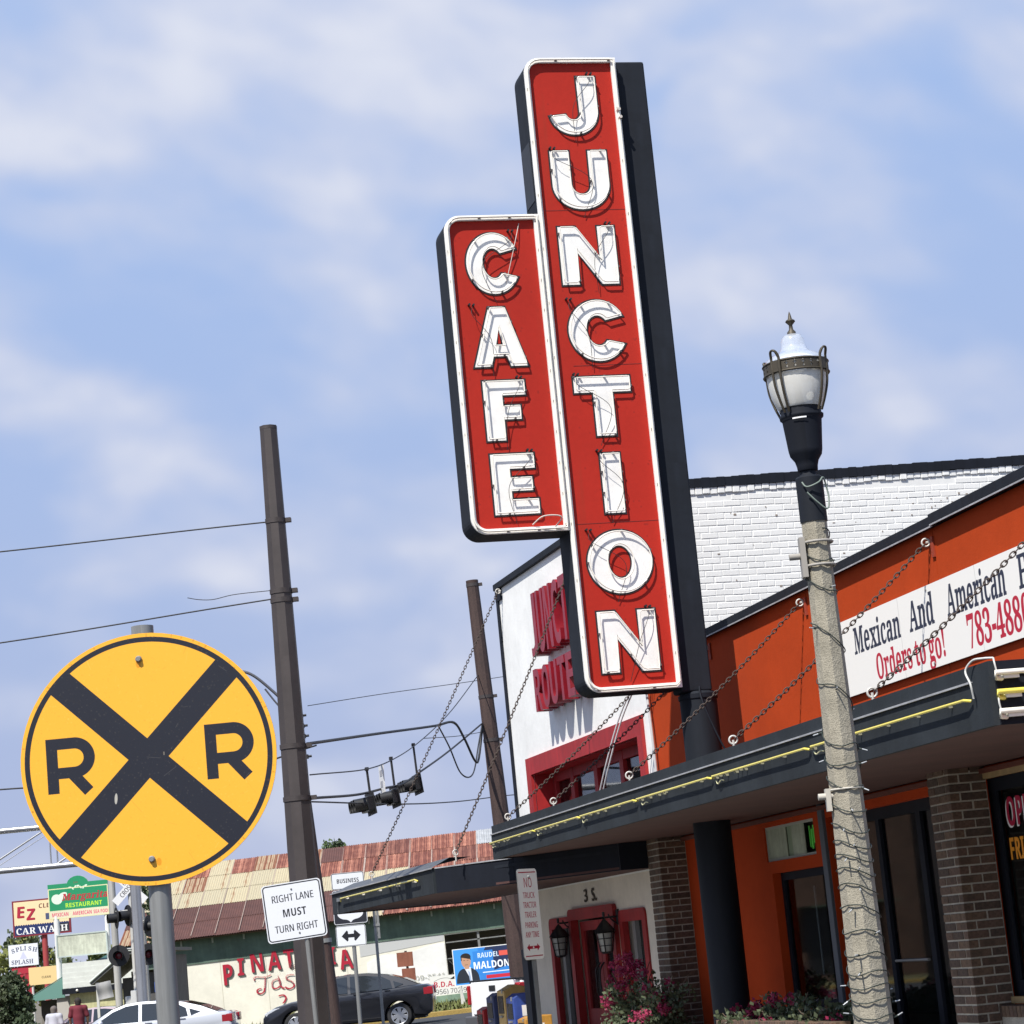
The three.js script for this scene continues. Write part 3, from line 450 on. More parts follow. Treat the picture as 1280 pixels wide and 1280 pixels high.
/* unseen brick warehouse, added out of view to darken the cafe windows' reflections */
{
  const b = thing('added_warehouse', 'unseen brown brick warehouse added far left to darken the cafe window reflections', 'building', [-35, -.9, -80], -Math.PI / 2);
  const br = M(.13, .075, .055, .9, { tx: 'brick', k: .5 });
  mesh('wall', boxUV(ext(polyShape([[-14, 0], [12, 0], [12, 7.4], [-14, 7.4]], [0, 1, 2, 3].flatMap(i => [[[-12 + i * 6, .5], [-8.4 + i * 6, .5], [-8.4 + i * 6, 3], [-12 + i * 6, 3]], [[-11.4 + i * 6, 4.4], [-9 + i * 6, 4.4], [-9 + i * 6, 6.2], [-11.4 + i * 6, 6.2]]])), .3).rotateY(Math.PI / 2).translate(-.3, 0, 0)), br, b);
  mesh('end_wall', [bx(-12, 0, -12, -.3, 7.4, -11.7), bx(-12, 0, 13.7, -.3, 7.4, 14), bx(-12.3, 0, -12, -12, 7.4, 14)], br, b); mesh('roof', bx(-12, 7.0, -11.7, -.3, 7.2, 13.7), MT.navy, b); mesh('coping', bx(-.4, 7.4, -12.1, .1, 7.52, 14.1), MT.tan, b);
  for (let i = 0; i < 4; i++) { mesh('shop_window', bx(-.2, .5, 12 - i * 6, -.16, 3, 8.4 - i * 6), MT.blackGloss, b); mesh('upper_window', bx(-.2, 4.4, 11.4 - i * 6, -.16, 6.2, 9 - i * 6), MT.blackGloss, b); mesh('awning', bx(0, 3.0, 12.2 - i * 6, 1.0, 3.06, 8.2 - i * 6).rotateZ(-.0), M(.05, .09, .06, .8), b); }
}
/* ---------- JUNCTION CAFE pole sign ---------- */
{
  const PS = 5.36, PW = 1.46, t = thing('pole_sign', 'tall red double cabinet sign with white neon letters on a navy pole', 'sign', fA(PS, 0, PW), RA);
  const toF = (g, x) => g.rotateY(Math.PI / 2).translate(x, 0, PW);            // shape (w, y) -> plane facing +x (towards the viewer)
  const F = .24, T = .50;                                                       // cabinet front and thickness
  mesh('pole', [rod([0, 0, 0], [0, 4.36, 0], .222, .222, 28), rod([0, 4.36, 0], [0, 4.39, 0], .222, .19, 28), ...[0].map(() => bx(-.17, 4.38, -.14, .17, 12.235, .255, .03))], MT.navy, t);
  mesh('collar', [new THREE.CylinderGeometry(.235, .235, .05, 28).translate(0, 4.33, 0)], MT.navyDeep, t);
  
  const JO = rrect(.03, 4.435, 1.195, 12.24, .19, [1, 0, 0, 1], 8), CO = rrect(-1.147, 6.375, .024, 10.255, .19, [1, 0, 0, 1], 8);
  for (const [nm, o] of [['junction_cabinet', JO], ['cafe_cabinet', CO]]) {
    const cab = part(nm === 'junction_cabinet' ? 'tall_cabinet' : 'short_cabinet', t);
    mesh('case', boxUV(toF(ext(polyShape(o), T, .012), F - T)), MT.navy, cab);
    const inn = offset(o, -.062), mid = offset(o, -.03);
    mesh('red_face', boxUV(toF(ext(polyShape(offset(o, -.02)), .008), F + .002)), MT.signRed, cab);
    mesh('border', boxUV(toF(ext(polyShape(o, [inn]), .034), F + .012)), MT.signWhite, cab);
    mesh('border_tube', toF(tube(mid.map(p => [p[0], p[1], 0]), .013, 7, true, false, 260), F + .072), MT.neon, cab);
    const st = []; for (let i = 0; i < 26; i++) { const c = new THREE.Path(mid.map(p => new THREE.Vector2(...p))); c.closePath(); const q = c.getPointAt((i + .3) / 26); st.push(bx(F + .04, q.y - .014, PW - q.x - .014, F + .07, q.y + .014, PW - q.x + .014)); }
    mesh('tube_support', st, M(.22, .20, .17, .6), cab).userData.kind = 'stuff';
    mesh('back_face', boxUV(toF(ext(polyShape(offset(o, -.03)), .008), F - T - .012)), MT.signRed, cab);
  }
  const el = (cx, cy, rx, ry, a0, a1, n = 22) => Array.from({ length: n + 1 }, (_, i) => { const a = (a0 + (a1 - a0) * i / n) * D2R; return [cx + rx * Math.cos(a), cy + ry * Math.sin(a)]; });
  const G = {
    I: [[[0, 0], [.335, 0], [.335, 1], [0, 1]]],
    T: [[[0, 1], [0, .735], [.315, .735], [.315, 0], [.645, 0], [.645, .735], [.96, .735], [.96, 1]]],
    N: [[[0, 0], [.29, 0], [.29, .57], [.675, 0], [.97, 0], [.97, 1], [.68, 1], [.68, .43], [.30, 1], [0, 1]]],
    U: [[[0, 1], ...el(.49, .40, .49, .42, 180, 360), [.98, 1], [.66, 1], ...el(.49, .40, .165, .165, 360, 180, 12), [.325, 1]]],
    J: [[[.52, 1], ...el(.40, .36, .125, .13, 0, -168, 12), ...el(.42, .37, .425, .39, 190, 360, 20), [.845, 1]]],
    C: [[...el(.5, .5, .5, .52, 28, 332, 34), ...el(.5, .5, .195, .26, 318, 42, 24)]],
    O: [el(.54, .5, .545, .52, 0, 349, 40), el(.54, .5, .20, .27, 0, 346, 28)],
    A: [[[0, 0], [.29, 0], [.345, .17], [.575, .17], [.63, 0], [.92, 0], [.60, 1], [.32, 1]], [[.40, .36], [.52, .36], [.46, .66]]],
    F: [[[0, 0], [.31, 0], [.31, .35], [.60, .35], [.60, .58], [.31, .58], [.31, .755], [.70, .755], [.70, 1], [0, 1]]],
    E: [[[0, 0], [.76, 0], [.76, .245], [.31, .245], [.31, .385], [.68, .385], [.68, .61], [.31, .61], [.31, .755], [.74, .755], [.74, 1], [0, 1]]],
  };
  const R = rng(19), H = .725;
  const glyph = (ch, cx, y0, dx = 0, kx = 1) => {
    const g = G[ch], xs = g[0].map(p => p[0]), W = Math.max(...xs) - Math.min(...xs), k = H, L = g.map(l => l.map(p => [cx + dx + (p[0] - W / 2) * k * kx, y0 + p[1] * k]));
    const l = part('letter_' + ch.toLowerCase(), t); l.name = 'letter';
    mesh('outline', toF(ext(polyShape(offset(L[0], .02), L[1] ? [offset(L[1], -.018)] : []), .004), F + .0125), MT.black, l);
    mesh('white_face', boxUV(toF(ext(polyShape(L[0], L[1] ? [L[1]] : []), .004), F + .0175)), MT.signWhite, l);
    for (let i = 0; i < L.length; i++) { const o = offset(L[i], i ? .016 : -.016), z = F + .068, P = o.map(p => [p[0], p[1], 0]); mesh('neon_tube', toF(tube(P, .0085, 7, true, false, Math.max(80, P.length * 4)), z), MT.neon, l); }
    // tube supports, end caps and a loose lead
    const st = [], path = new THREE.Path(L[0].map(p => new THREE.Vector2(...p))); path.closePath();
    for (let i = 0; i < 6; i++) { const q = path.getPointAt((i + R() * .5) / 6); st.push(bx(F + .02, q.y - .010, PW - q.x - .010, F + .066, q.y + .010, PW - q.x + .010)); }
    mesh('tube_support', st, M(.10, .10, .10, .5), l).userData.kind = 'stuff';
    const ex = cx + (R() > .5 ? 1 : -1) * W * k * .42, ey = y0 + k + .03; mesh('lead', [tube([[F + .03, ey, PW - ex], [F + .09, ey - .12, PW - ex + .04], [F + .085, y0 + k * .45, PW - cx + (R() - .5) * .3], [F + .03, y0 - .12, PW - cx + (R() - .5) * .25]], .0036, 5), rod([F + .01, ey, PW - ex], [F + .07, ey, PW - ex], .014), rod([F + .01, ey + .005, PW - ex + .05], [F + .07, ey + .005, PW - ex + .05], .014)], MT.black, l);
  };
  ['J', 'U', 'N', 'C', 'T', 'I', 'O', 'N'].forEach((c, i) => glyph(c, .605, [11.275, 10.325, 9.365, 8.425, 7.495, 6.555, 5.605, 4.66][i], c === 'I' ? .005 : 0));
  ['C', 'A', 'F', 'E'].forEach((c, i) => glyph(c, [-.605, -.60, -.60, -.575][i], [9.295, 8.39, 7.49, 6.60][i], 0, [.9, .97, 1, .98][i]));
  mesh('side_patch', bx(F - T + .06, 10.45, PW - .03, F - .05, 11.2, PW - .024), M(.02, .024, .033, .6, { tx: 'grime', k: 1 }), t);
  mesh('face_seam', [8.36, 6.44, 10.3].map((y, i) => bx(F + .0095, y, PW - (i ? .12 : .28), F + .0125, y + .006, PW - 1.13)), M(.14, .012, .01, .7), t);
  mesh('loose_lead', [tube([[F + .06, 6.42, PW + .15], [F + .13, 6.52, PW - .02 + .1], [F + .13, 6.54, PW + .3], [F + .05, 6.46, PW + .42]], .008, 6), tube([[F + .02, 10.15, PW - -.22], [F + .06, 9.9, PW + .3], [F + .05, 9.7, PW + .36], [F + .02, 9.4, PW + .45]], .005, 5), rod([F + .05, 11.55, PW - 1.16], [F + .12, 11.55, PW - 1.16], .02), rod([F + .05, 11.45, PW - 1.17], [F + .12, 11.45, PW - 1.17], .02)], M(.55, .5, .45, .5), t);
  mesh('ground_lead', [tube([[.1, 4.5, .0], [.28, 4.3, .05], [.36, 3.9, -.05], [.4, 3.5, -.2], [.42, 3.2, -.3]], .012)], MT.navyDeep, t);
}

/* ---------- acorn street lamp wrapped in fairy lights ---------- */
{
  const t = thing('street_lamp', 'concrete acorn street lamp wrapped in fairy lights before the cafe', 'street lamp', [1.645, 0, -13]);
  const post = lathe([[.11, 0], [.107, .9], [.070, 3.72], [.070, 3.76], [0.0001, 3.76]], 8); mesh('concrete_post', boxUV(toCreasedNormals(post, .3)), MT.concrete, t);
  mesh('collar', boxUV(lathe([[.0755, 3.745], [.0755, 3.99], [.07, 4.0], [.046, 4.005], [.046, 4.035]], 8)), MT.navy, t);
  mesh('fitter', lathe([[.046, 4.03], [.056, 4.035], [.058, 4.06], [.066, 4.09], [.088, 4.122], [.094, 4.15], [.110, 4.32], [.121, 4.33], [.123, 4.345], [.112, 4.352], [.114, 4.385], [.106, 4.39]], 24), MT.navyDeep, t);
  mesh('label_strip', new THREE.CylinderGeometry(.1215, .1215, .008, 10, 1, true, -.55, .65).translate(0, 4.315, 0), M(.8, .8, .8, .5, { side: THREE.DoubleSide }), t);
  const frost = new THREE.MeshPhysicalMaterial({ color: col(.86, .85, .80), transmission: .35, thickness: 0, roughness: .5, ior: 1.3 });
  mesh('globe', lathe([[.103, 4.385], [.112, 4.40], [.132, 4.46], [.142, 4.53], [.146, 4.60], [.145, 4.645]], 32), frost, t);
  mesh('socket', [rod([0, 4.39, 0], [0, 4.42, 0], .03), rod([0, 4.42, 0], [0, 4.47, 0], .022)], M(.12, .12, .12, .5), t);
  mesh('bulb', lathe([[.001, 4.47], [.018, 4.475], [.027, 4.51], [.02, 4.55], [.001, 4.565]], 16), M(.9, .9, .86, .15), t);
  mesh('glass_dome', lathe([[.146, 4.648], [.14, 4.665], [.118, 4.685], [.088, 4.70], [.066, 4.72], [.058, 4.745], [.057, 4.775], [.046, 4.80], [.028, 4.812], [.0001, 4.815]], 32), new THREE.MeshPhysicalMaterial({ color: col(.93, .95, .97), transmission: .75, thickness: 0, roughness: .12, ior: 1.5, clearcoat: 1 }), t);
  mesh('reflector', lathe([[.13, 4.652], [.10, 4.668], [.07, 4.685], [.02, 4.70]], 24), M(.75, .76, .78, .35, { metalness: .3, side: THREE.DoubleSide }), t);
  const bronze = M(.085, .072, .052, .55, { metalness: .35, tx: 'grime', k: 4 });
  mesh('finial', lathe([[.026, 4.812], [.024, 4.825], [.012, 4.84], [.010, 4.865], [.028, 4.885], [.024, 4.893], [.012, 4.90], [.006, 4.93], [.0005, 4.945]], 16), bronze, t);
  { // pierced band: a ring with quatrefoil openings
    const n = 24, R0 = .152, sh = polyShape([[0, 0], [1, 0], [1, 1], [0, 1]]), gs = [];
    for (let i = 0; i < n; i++) { const dd = []; for (const cy of [.34, .68]) { const p = []; for (let k = 0; k < 16; k++) { const a = k / 16 * 2 * Math.PI, r = (cy > .5 ? .16 : .12) * (1 + .45 * Math.cos(4 * a)); p.push([.5 + r * Math.cos(a) * 1.25, cy + r * Math.sin(a)]); } dd.push(p); }
      const g = ext(polyShape([[0, 0], [.5, 0], [1, 0], [1, 1], [.5, 1], [0, 1]], dd), .004), p = g.attributes.position; for (let v = 0; v < p.count; v++) { const a = (i + p.getX(v)) / n * 2 * Math.PI, r = R0 + p.getZ(v); const y = 4.575 + p.getY(v) * .062; p.setXYZ(v, Math.sin(a) * r, y, Math.cos(a) * r); } g.computeVertexNormals(); gs.push(g); }
    gs.push(new THREE.TorusGeometry(R0 + .003, .006, 6, 40).rotateX(Math.PI / 2).translate(0, 4.577, 0), new THREE.TorusGeometry(R0 + .003, .006, 6, 40).rotateX(Math.PI / 2).translate(0, 4.637, 0)); mesh('pierced_band', gs, bronze, t);
    for (let k = 0; k < 4; k++) { const a = (-62 + k * 90 + 20) * D2R, c = Math.cos(a), s = Math.sin(a), P = (r, y, o) => [s * r + c * o, y, c * r - s * o], gs = []; for (const o of [-.021, .021]) gs.push(tube([P(.112, 4.355, o * .6), P(.135, 4.42, o * .8), P(.155, 4.50, o), P(.162, 4.58, o), P(.163, 4.66, o), P(.172, 4.685, o * .7)], .0065, 6)); gs.push(tube([P(.163, 4.655, -.021), P(.175, 4.688, -.012), P(.178, 4.694, 0), P(.175, 4.688, .012), P(.163, 4.655, .021)], .0065, 6)); const pl = bx(-.028, 4.576, 0, .028, 4.64, .008); pl.translate(0, 0, .157); pl.rotateY(a); gs.push(pl); mesh('scroll_arm', gs, bronze, t); }
  }
  for (const n of ['globe', 'glass_dome', 'reflector', 'pierced_band', 'scroll_arm']) for (const m of t.children) if (m.name === n) m.geometry.scale(1.16, 1, 1.16);
  mesh('banner_bracket', [rod([-.16, 3.56, .02], [-.04, 3.56, .02], .018, .018), bx(-.10, 3.44, -.02, -.07, 3.66, .06), new THREE.TorusGeometry(.086, .008, 5, 20).rotateX(Math.PI / 2).translate(0, 3.5, 0), new THREE.TorusGeometry(.086, .008, 5, 20).rotateX(Math.PI / 2).translate(0, 3.63, 0)], M(.30, .28, .25, .7), t);
  mesh('banner_bracket', [rod([-.155, 2.25, .02], [-.07, 2.25, .02], .018, .018), bx(-.115, 2.17, -.02, -.088, 2.29, .04), new THREE.TorusGeometry(.094, .006, 5, 20).rotateX(Math.PI / 2).translate(0, 2.28, 0)], M(.46, .43, .37, .8), t);
  // fairy lights
  const R = rng(21), path = [], turns = []; let a = 0, y = 3.70; const rad = y => .070 + (3.72 - y) * .0131 + .002;
  while (y > .35) { const dense = y < 2.52 ? .10 + .03 * Math.sin(y * 9) : (y > 3.35 ? .16 : .30); y -= dense / 14; a += 2 * Math.PI / 14; path.push([Math.sin(a) * rad(y) * 1.05, y + .02 * Math.sin(a * 2 + y * 5) + (R() - .5) * .008, Math.cos(a) * rad(y) * 1.05]); turns.push([a, y]); }
  const ws = [[...path]]; const lights = thing('fairy_lights', 'dark string of small white fairy lights wound round the lamp post', 'string lights', [1.645, 0, -13]);
  mesh('cord', tube(path, .0034, 5, false, true, path.length * 3), M(.02, .03, .025, .6), lights);
  const bl = [], sk = []; for (let i = 4; i < turns.length; i += 5 + (R() * 4 | 0)) { const [q, yy] = turns[i], r = rad(yy) * 1.05, d = V(Math.sin(q) + (R() - .5) * .5, (R() - .5) * .9, Math.cos(q) + (R() - .5) * .5).normalize(), p = V(Math.sin(q) * r, yy, Math.cos(q) * r), e = p.clone().addScaledVector(d, .022), f = e.clone().addScaledVector(d, .03); sk.push(rod(p, e, .0045, .0045, 6)); bl.push(rod(e, f, .004, .003, 6)); }
  mesh('bulb_socket', sk, M(.02, .03, .025, .6), lights); mesh('bulbs', bl, M(.42, .44, .46, .25), lights);
  mesh('tangled_cord', tube([[-.05, 3.96, .075], [-.03, 3.93, .09], [.04, 3.95, .09], [.07, 3.98, .06], [.085, 3.93, .04], [.09, 3.86, .05], [.07, 3.80, .085], [.02, 3.84, .095], [-.03, 3.90, .09]], .005, 5), M(.16, .2, .17, .5), lights);
}

/* ---------- round railroad advance warning sign ---------- */
{
  const t = thing('railroad_warning_sign', 'large round yellow railroad warning sign with black cross on grey pipe post', 'road sign', [-1.405, 0, -8.75]);
  mesh('post', [rod([0, 0, -.052], [0, 2.905, -.052], .0415, .0415, 20)], MT.galv, t);
  const tx = canvasTex(1024, 1024, (x) => {
    x.fillStyle = '#f0ae30'; x.fillRect(0, 0, 1024, 1024); x.save(); x.translate(512, 512); const K = 512, ink = '#1b1d27';
    x.fillStyle = ink; x.save(); x.beginPath(); x.arc(0, 0, K * .955, 0, 7); x.clip(); for (const a of [45, -45]) { x.save(); x.rotate(a * D2R); x.fillRect(-K, -K * .111, 2 * K, K * .222); x.restore(); } x.restore();
    x.lineWidth = K * .04; x.strokeStyle = ink; x.beginPath(); x.arc(0, 0, K * .948, 0, 7); x.stroke();
    x.lineWidth = K * .088; x.lineJoin = 'miter'; for (const s of [-1, 1]) { x.save(); x.translate(K * .622 * s, K * .0); const h = K * .215, l = -K * .13; x.beginPath(); x.moveTo(l, h); x.lineTo(l, -h + K * .039); x.lineTo(K * .045, -h + K * .039); x.arc(K * .045, -h + K * .155, K * .116, -Math.PI / 2, Math.PI / 2); x.lineTo(l, -h + K * .271); x.stroke(); x.beginPath(); x.moveTo(K * .01, K * .05); x.lineTo(K * .145, h); x.stroke(); x.restore(); }
    x.fillStyle = 'rgba(210,205,190,.8)'; x.beginPath(); x.ellipse(-140, 152, 6, 22, .1, 0, 7); x.fill(); x.fillStyle = 'rgba(150,140,120,.7)'; x.fillRect(60, -20, 5, 14);
    { const Q = rng(3); for (let i = 0; i < 2600; i++) { x.fillStyle = Q() > .5 ? 'rgba(255,225,150,.10)' : 'rgba(120,80,10,.07)'; const a = Q() * 6.28, r = Math.sqrt(Q()) * 500, z = 1 + Q() * 5; x.fillRect(r * Math.cos(a), r * Math.sin(a), z, z); } for (let i = 0; i < 26; i++) { x.strokeStyle = Q() > .4 ? 'rgba(255,235,190,.22)' : 'rgba(90,70,30,.18)'; x.lineWidth = .8 + Q(); const a = Q() * 6.28, r = Math.sqrt(Q()) * 480, l = 10 + Q() * 60, b = Q() * 6.28; x.beginPath(); x.moveTo(r * Math.cos(a), r * Math.sin(a)); x.lineTo(r * Math.cos(a) + l * Math.cos(b), r * Math.sin(a) + l * Math.sin(b)); x.stroke(); } for (let i = 0; i < 60; i++) { const a = Q() * 6.28, r = 488 + Q() * 20; x.fillStyle = 'rgba(120,70,20,.25)'; x.beginPath(); x.ellipse(r * Math.cos(a), r * Math.sin(a), 2 + Q() * 7, 2 + Q() * 3, a, 0, 7); x.fill(); } }
    for (const [dx, dy] of [[-22, -398], [8, 408]]) { x.fillStyle = 'rgba(214,140,20,.85)'; x.beginPath(); x.ellipse(dx + 6, dy + 12, 10, 16, 0, 0, 7); x.fill(); } x.restore();
  });
  const disc = Array.from({ length: 72 }, (_, i) => [.468 * Math.cos(i / 72 * 2 * Math.PI), 2.412 + .460 * Math.sin(i / 72 * 2 * Math.PI)]);
  const pr = printShape(t, 'panel', disc, .004, tx, MT.galv, .42); pr.name = 'sign_face';
  for (const y of [2.412 + .365, 2.412 - .366]) mesh('bolt', [new THREE.SphereGeometry(.0125, 12, 8).scale(1, 1, .6).translate(-.012, y, .007), new THREE.CylinderGeometry(.009, .009, .008, 6).rotateX(Math.PI / 2).translate(-.012, y, .014)], MT.galv, t);
}

/* ---------- steel strain poles ---------- */
function strainPole(label, x, z, h, r0, r1, seg, mat, bands, gy0 = -.3) {
  const t = thing('strain_pole', label, 'utility pole', [x, 0, z]);
  mesh('shaft', boxUV(toCreasedNormals(new THREE.CylinderGeometry(r1, r0, h - gy0, seg, 1).rotateY(.35).translate(0, (h + gy0) / 2, 0), .3)), mat, t);
  mesh('cap', new THREE.CylinderGeometry(r1 * 1.02, r1 * 1.02, .05, seg).rotateY(.35).translate(0, h, 0), mat, t);
  const rr = y => r0 + (r1 - r0) * y / h; for (const y of bands) mesh('clamp_band', [new THREE.CylinderGeometry(rr(y) * 1.06, rr(y) * 1.06, .07, seg).rotateY(.35).translate(0, y, 0), bx(rr(y), y - .03, -.05, rr(y) + .08, y + .03, .05)], MT.steelBrown, t);
  return t;
}
strainPole('tall brown eight sided steel pole behind the right lane sign', -3.405, -34, 9.36, .245, .128, 8, MT.steelBrown, [7.98, 6.95, 6.82, 4.72, 3.98]);
strainPole('rusty brown steel pole left of the white building', -.74, -52, 9.6, .235, .135, 12, MT.rustBrown, [9.52, 7.05, 6.1]).rotation.z = .029;
{ const t = thing('light_pole', 'brown street light pole mostly hidden behind the tall steel pole', 'street lamp', [-5.30, 0, -58]); t.rotation.z = .054;
  mesh('pole', rod([0, -.3, 0], [0, 8.35, 0], .16, .11, 14), MT.rustBrown, t); mesh('band', new THREE.CylinderGeometry(.17, .17, .10, 14).translate(0, 2.25, 0), MT.galv, t);
  mesh('arm', [tube([[.0, 7.75, 0], [-.45, 8.35, .05], [-.95, 8.85, .1], [-1.35, 8.98, .12]], .035), tube([[-.02, 7.5, 0], [-.4, 8.05, .05], [-.62, 8.42, .07]], .022)], M(.10, .10, .11, .5, { metalness: .3 }), t);
  mesh('lamp_head', new THREE.SphereGeometry(1, 16, 10).scale(.30, .085, .13).translate(-1.55, 8.98, .13), M(.09, .09, .10, .4), t);
  for (const y of [7.6, 7.35, 7.1, 6.85, 6.6]) mesh('insulator', [bx(.08, y, -.06, .2, y + .1, .06), rod([.2, y + .05, 0], [.28, y + .05, 0], .03)], MT.black, t);
}

/* ---------- small road signs ---------- */
const signText = (x, s, px, py, size, sx = .82, c = '#15171c', w = 'bold') => { x.save(); x.translate(px, py); x.scale(sx, 1); x.font = `${w} ${size}px sans-serif`; x.textAlign = 'center'; x.textBaseline = 'alphabetic'; x.fillStyle = c; x.fillText(s, 0, 0); x.restore(); };
const rr = (x, a, b, c, d, r) => { x.beginPath(); x.moveTo(a + r, b); x.arcTo(c, b, c, d, r); x.arcTo(c, d, a, d, r); x.arcTo(a, d, a, b, r); x.arcTo(a, b, c, b, r); x.closePath(); };
function plate(parent, w, h, tex, [x, y, z], name = 'plate', r = .05) { const g = part(name, parent, [x, y, z]); printShape(g, 'panel', rrect(-w / 2, -h / 2, w / 2, h / 2, r), .004, tex, MT.galv, .45).name = 'sign_face'; return g; }
{
  const t = thing('right_lane_sign', 'white square RIGHT LANE MUST TURN RIGHT sign leaning on thin grey post', 'road sign', [-3.06, 0, -31]); t.rotation.z = .03;
  mesh('post', rod([0, -.2, -.04], [0, 2.0, -.04], .032, .032, 12), MT.galv, t);
  const tx = canvasTex(768, 740, (x, w, h) => { x.fillStyle = '#dadde2'; x.fillRect(0, 0, w, h); x.lineWidth = 15; x.strokeStyle = '#1b1d22'; rr(x, 20, 20, w - 20, h - 20, 40); x.stroke(); signText(x, 'RIGHT LANE', 385, 236, 126, .80, '#15171c', 'normal'); x.lineWidth = 5; signText(x, 'RIGHT LANE', 388, 236, 126, .80, '#15171c', 'normal'); signText(x, 'MUST', 385, 432, 138, .84); signText(x, 'TURN RIGHT', 385, 622, 126, .78, '#15171c', 'normal'); signText(x, 'TURN RIGHT', 388, 622, 126, .78, '#15171c', 'normal'); });
  const p = plate(t, .765, .735, tx, [-.125, 2.362, 0]); p.rotation.z = .035;
  mesh('bolt', [new THREE.SphereGeometry(.012, 8, 6).translate(0, .28, .006), new THREE.SphereGeometry(.012, 8, 6).translate(.03, -.28, .006)], MT.galv, p);
}
{
  const t = thing('route_sign', 'BUSINESS route marker with shield and double arrow on one post', 'road sign', [-4.33, 0, -53]);
  mesh('post', rod([0, -.25, -.05], [0, 3.5, -.05], .045, .045, 10), MT.galv, t);
  plate(t, .72, .36, canvasTex(512, 256, (x, w, h) => { x.fillStyle = '#d9dcdf'; x.fillRect(0, 0, w, h); x.lineWidth = 10; x.strokeStyle = '#22242a'; rr(x, 10, 10, w - 10, h - 10, 24); x.stroke(); signText(x, 'BUSINESS', 256, 158, 92, .82); }), [-.02, 3.43, 0]);
  plate(t, .74, .74, canvasTex(512, 512, (x, w, h) => { x.fillStyle = '#23252d'; x.fillRect(0, 0, w, h); x.lineWidth = 8; x.strokeStyle = '#d6d8dc'; rr(x, 8, 8, w - 8, h - 8, 30); x.stroke(); x.fillStyle = '#dddfe3'; x.beginPath(); x.moveTo(90, 90); x.quadraticCurveTo(170, 130, 256, 80); x.quadraticCurveTo(342, 130, 422, 90); x.quadraticCurveTo(470, 180, 440, 240); x.quadraticCurveTo(500, 420, 330, 440); x.quadraticCurveTo(280, 450, 256, 490); x.quadraticCurveTo(232, 450, 182, 440); x.quadraticCurveTo(12, 420, 72, 240); x.quadraticCurveTo(42, 180, 90, 90); x.fill(); }), [-.02, 2.865, .004]);
  plate(t, .65, .45, canvasTex(512, 356, (x, w, h) => { x.fillStyle = '#dcdfe2'; x.fillRect(0, 0, w, h); x.lineWidth = 9; x.strokeStyle = '#22242a'; rr(x, 10, 10, w - 10, h - 10, 26); x.stroke(); x.fillStyle = '#17191e'; x.beginPath(); for (const [a, b] of [[-165, 0], [-70, -95], [-50, -75], [-50, -32], [50, -32], [50, -75], [70, -95], [165, 0], [70, 95], [50, 75], [50, 32], [-50, 32], [-50, 75], [-70, 95]]) x.lineTo(256 + a, 178 + b); x.fill(); }), [-.04, 2.245, .004]);
}
{ const t = thing('bare_sign_post', 'bare grey steel sign post before the green and cream wall', 'post', [-4.30, 0, -60]); mesh('post', [bx(-.07, -.3, -.03, .0, 3.3, .03), bx(.012, 2.2, -.03, .07, 3.4, .03)], MT.galv, t); mesh('clamp', bx(-.08, 2.5, .03, .08, 2.56, .05), MT.galv, t); }
{ const t = thing('rusty_sign_back', 'two small rusty sign plates on a post beside the cream wall', 'road sign', [-4.62, 0, -76]); mesh('post', rod([.08, -.1, 0], [0, 1.9, 0], .04, .04, 8), MT.rustBrown, t); mesh('plate', bx(-.28, 1.42, .05, .22, 1.86, .07), M(.28, .10, .06, .8, { tx: 'grime' }), t); mesh('plate', bx(-.16, .98, .05, .26, 1.36, .07), M(.26, .09, .055, .8, { tx: 'grime' }), t); }
{
  const t = thing('no_parking_sign', 'tall narrow white NO TRUCK TRACTOR TRAILER PARKING sign by the red door', 'road sign', [-.19, 0, -24], 58 * D2R);
  const tx = canvasTex(360, 1024, (x, w, h) => { x.fillStyle = '#e6dfd2'; x.fillRect(0, 0, w, h); const c = '#a5182c'; x.fillStyle = c; x.fillRect(24, 34, w - 48, 12); x.fillRect(24, h - 46, w - 48, 12); signText(x, 'NO', 180, 210, 150, .72, c, 'normal'); [['TRUCK', 332], ['TRACTOR', 442], ['TRAILER', 552], ['PARKING', 668], ['ANY TIME', 776]].forEach(([s, y]) => { signText(x, s, 180, y, 92, s.length > 6 ? .62 : .78, c, 'normal'); signText(x, s, 182, y, 92, s.length > 6 ? .62 : .78, c, 'normal'); }); x.beginPath(); for (const [a, b] of [[-120, 0], [-70, -42], [-70, -16], [70, -16], [70, -42], [120, 0], [70, 42], [70, 16], [-70, 16], [-70, 42]]) x.lineTo(180 + a, 888 + b); x.fill(); x.fillStyle = '#e6dfd2'; x.beginPath(); x.arc(180, 888, 13, 0, 7); x.fill(); });
  plate(t, .36, .885, tx, [-.02, 1.935, .0], 'plate', .04);
  mesh('post', bx(-.045, 0, -.075, .035, 2.3, -.012, .004), MT.galv, t); mesh('brace_post', bx(-.135, 0, -.075, -.06, 1.6, -.012, .004), MT.navyDeep, t);
  mesh('bolt', [new THREE.SphereGeometry(.014, 8, 6).translate(-.0, 2.30, .006), rod([.16, 2.25, -.06], [.20, 2.25, -.06], .012)], MT.galv, t);
}
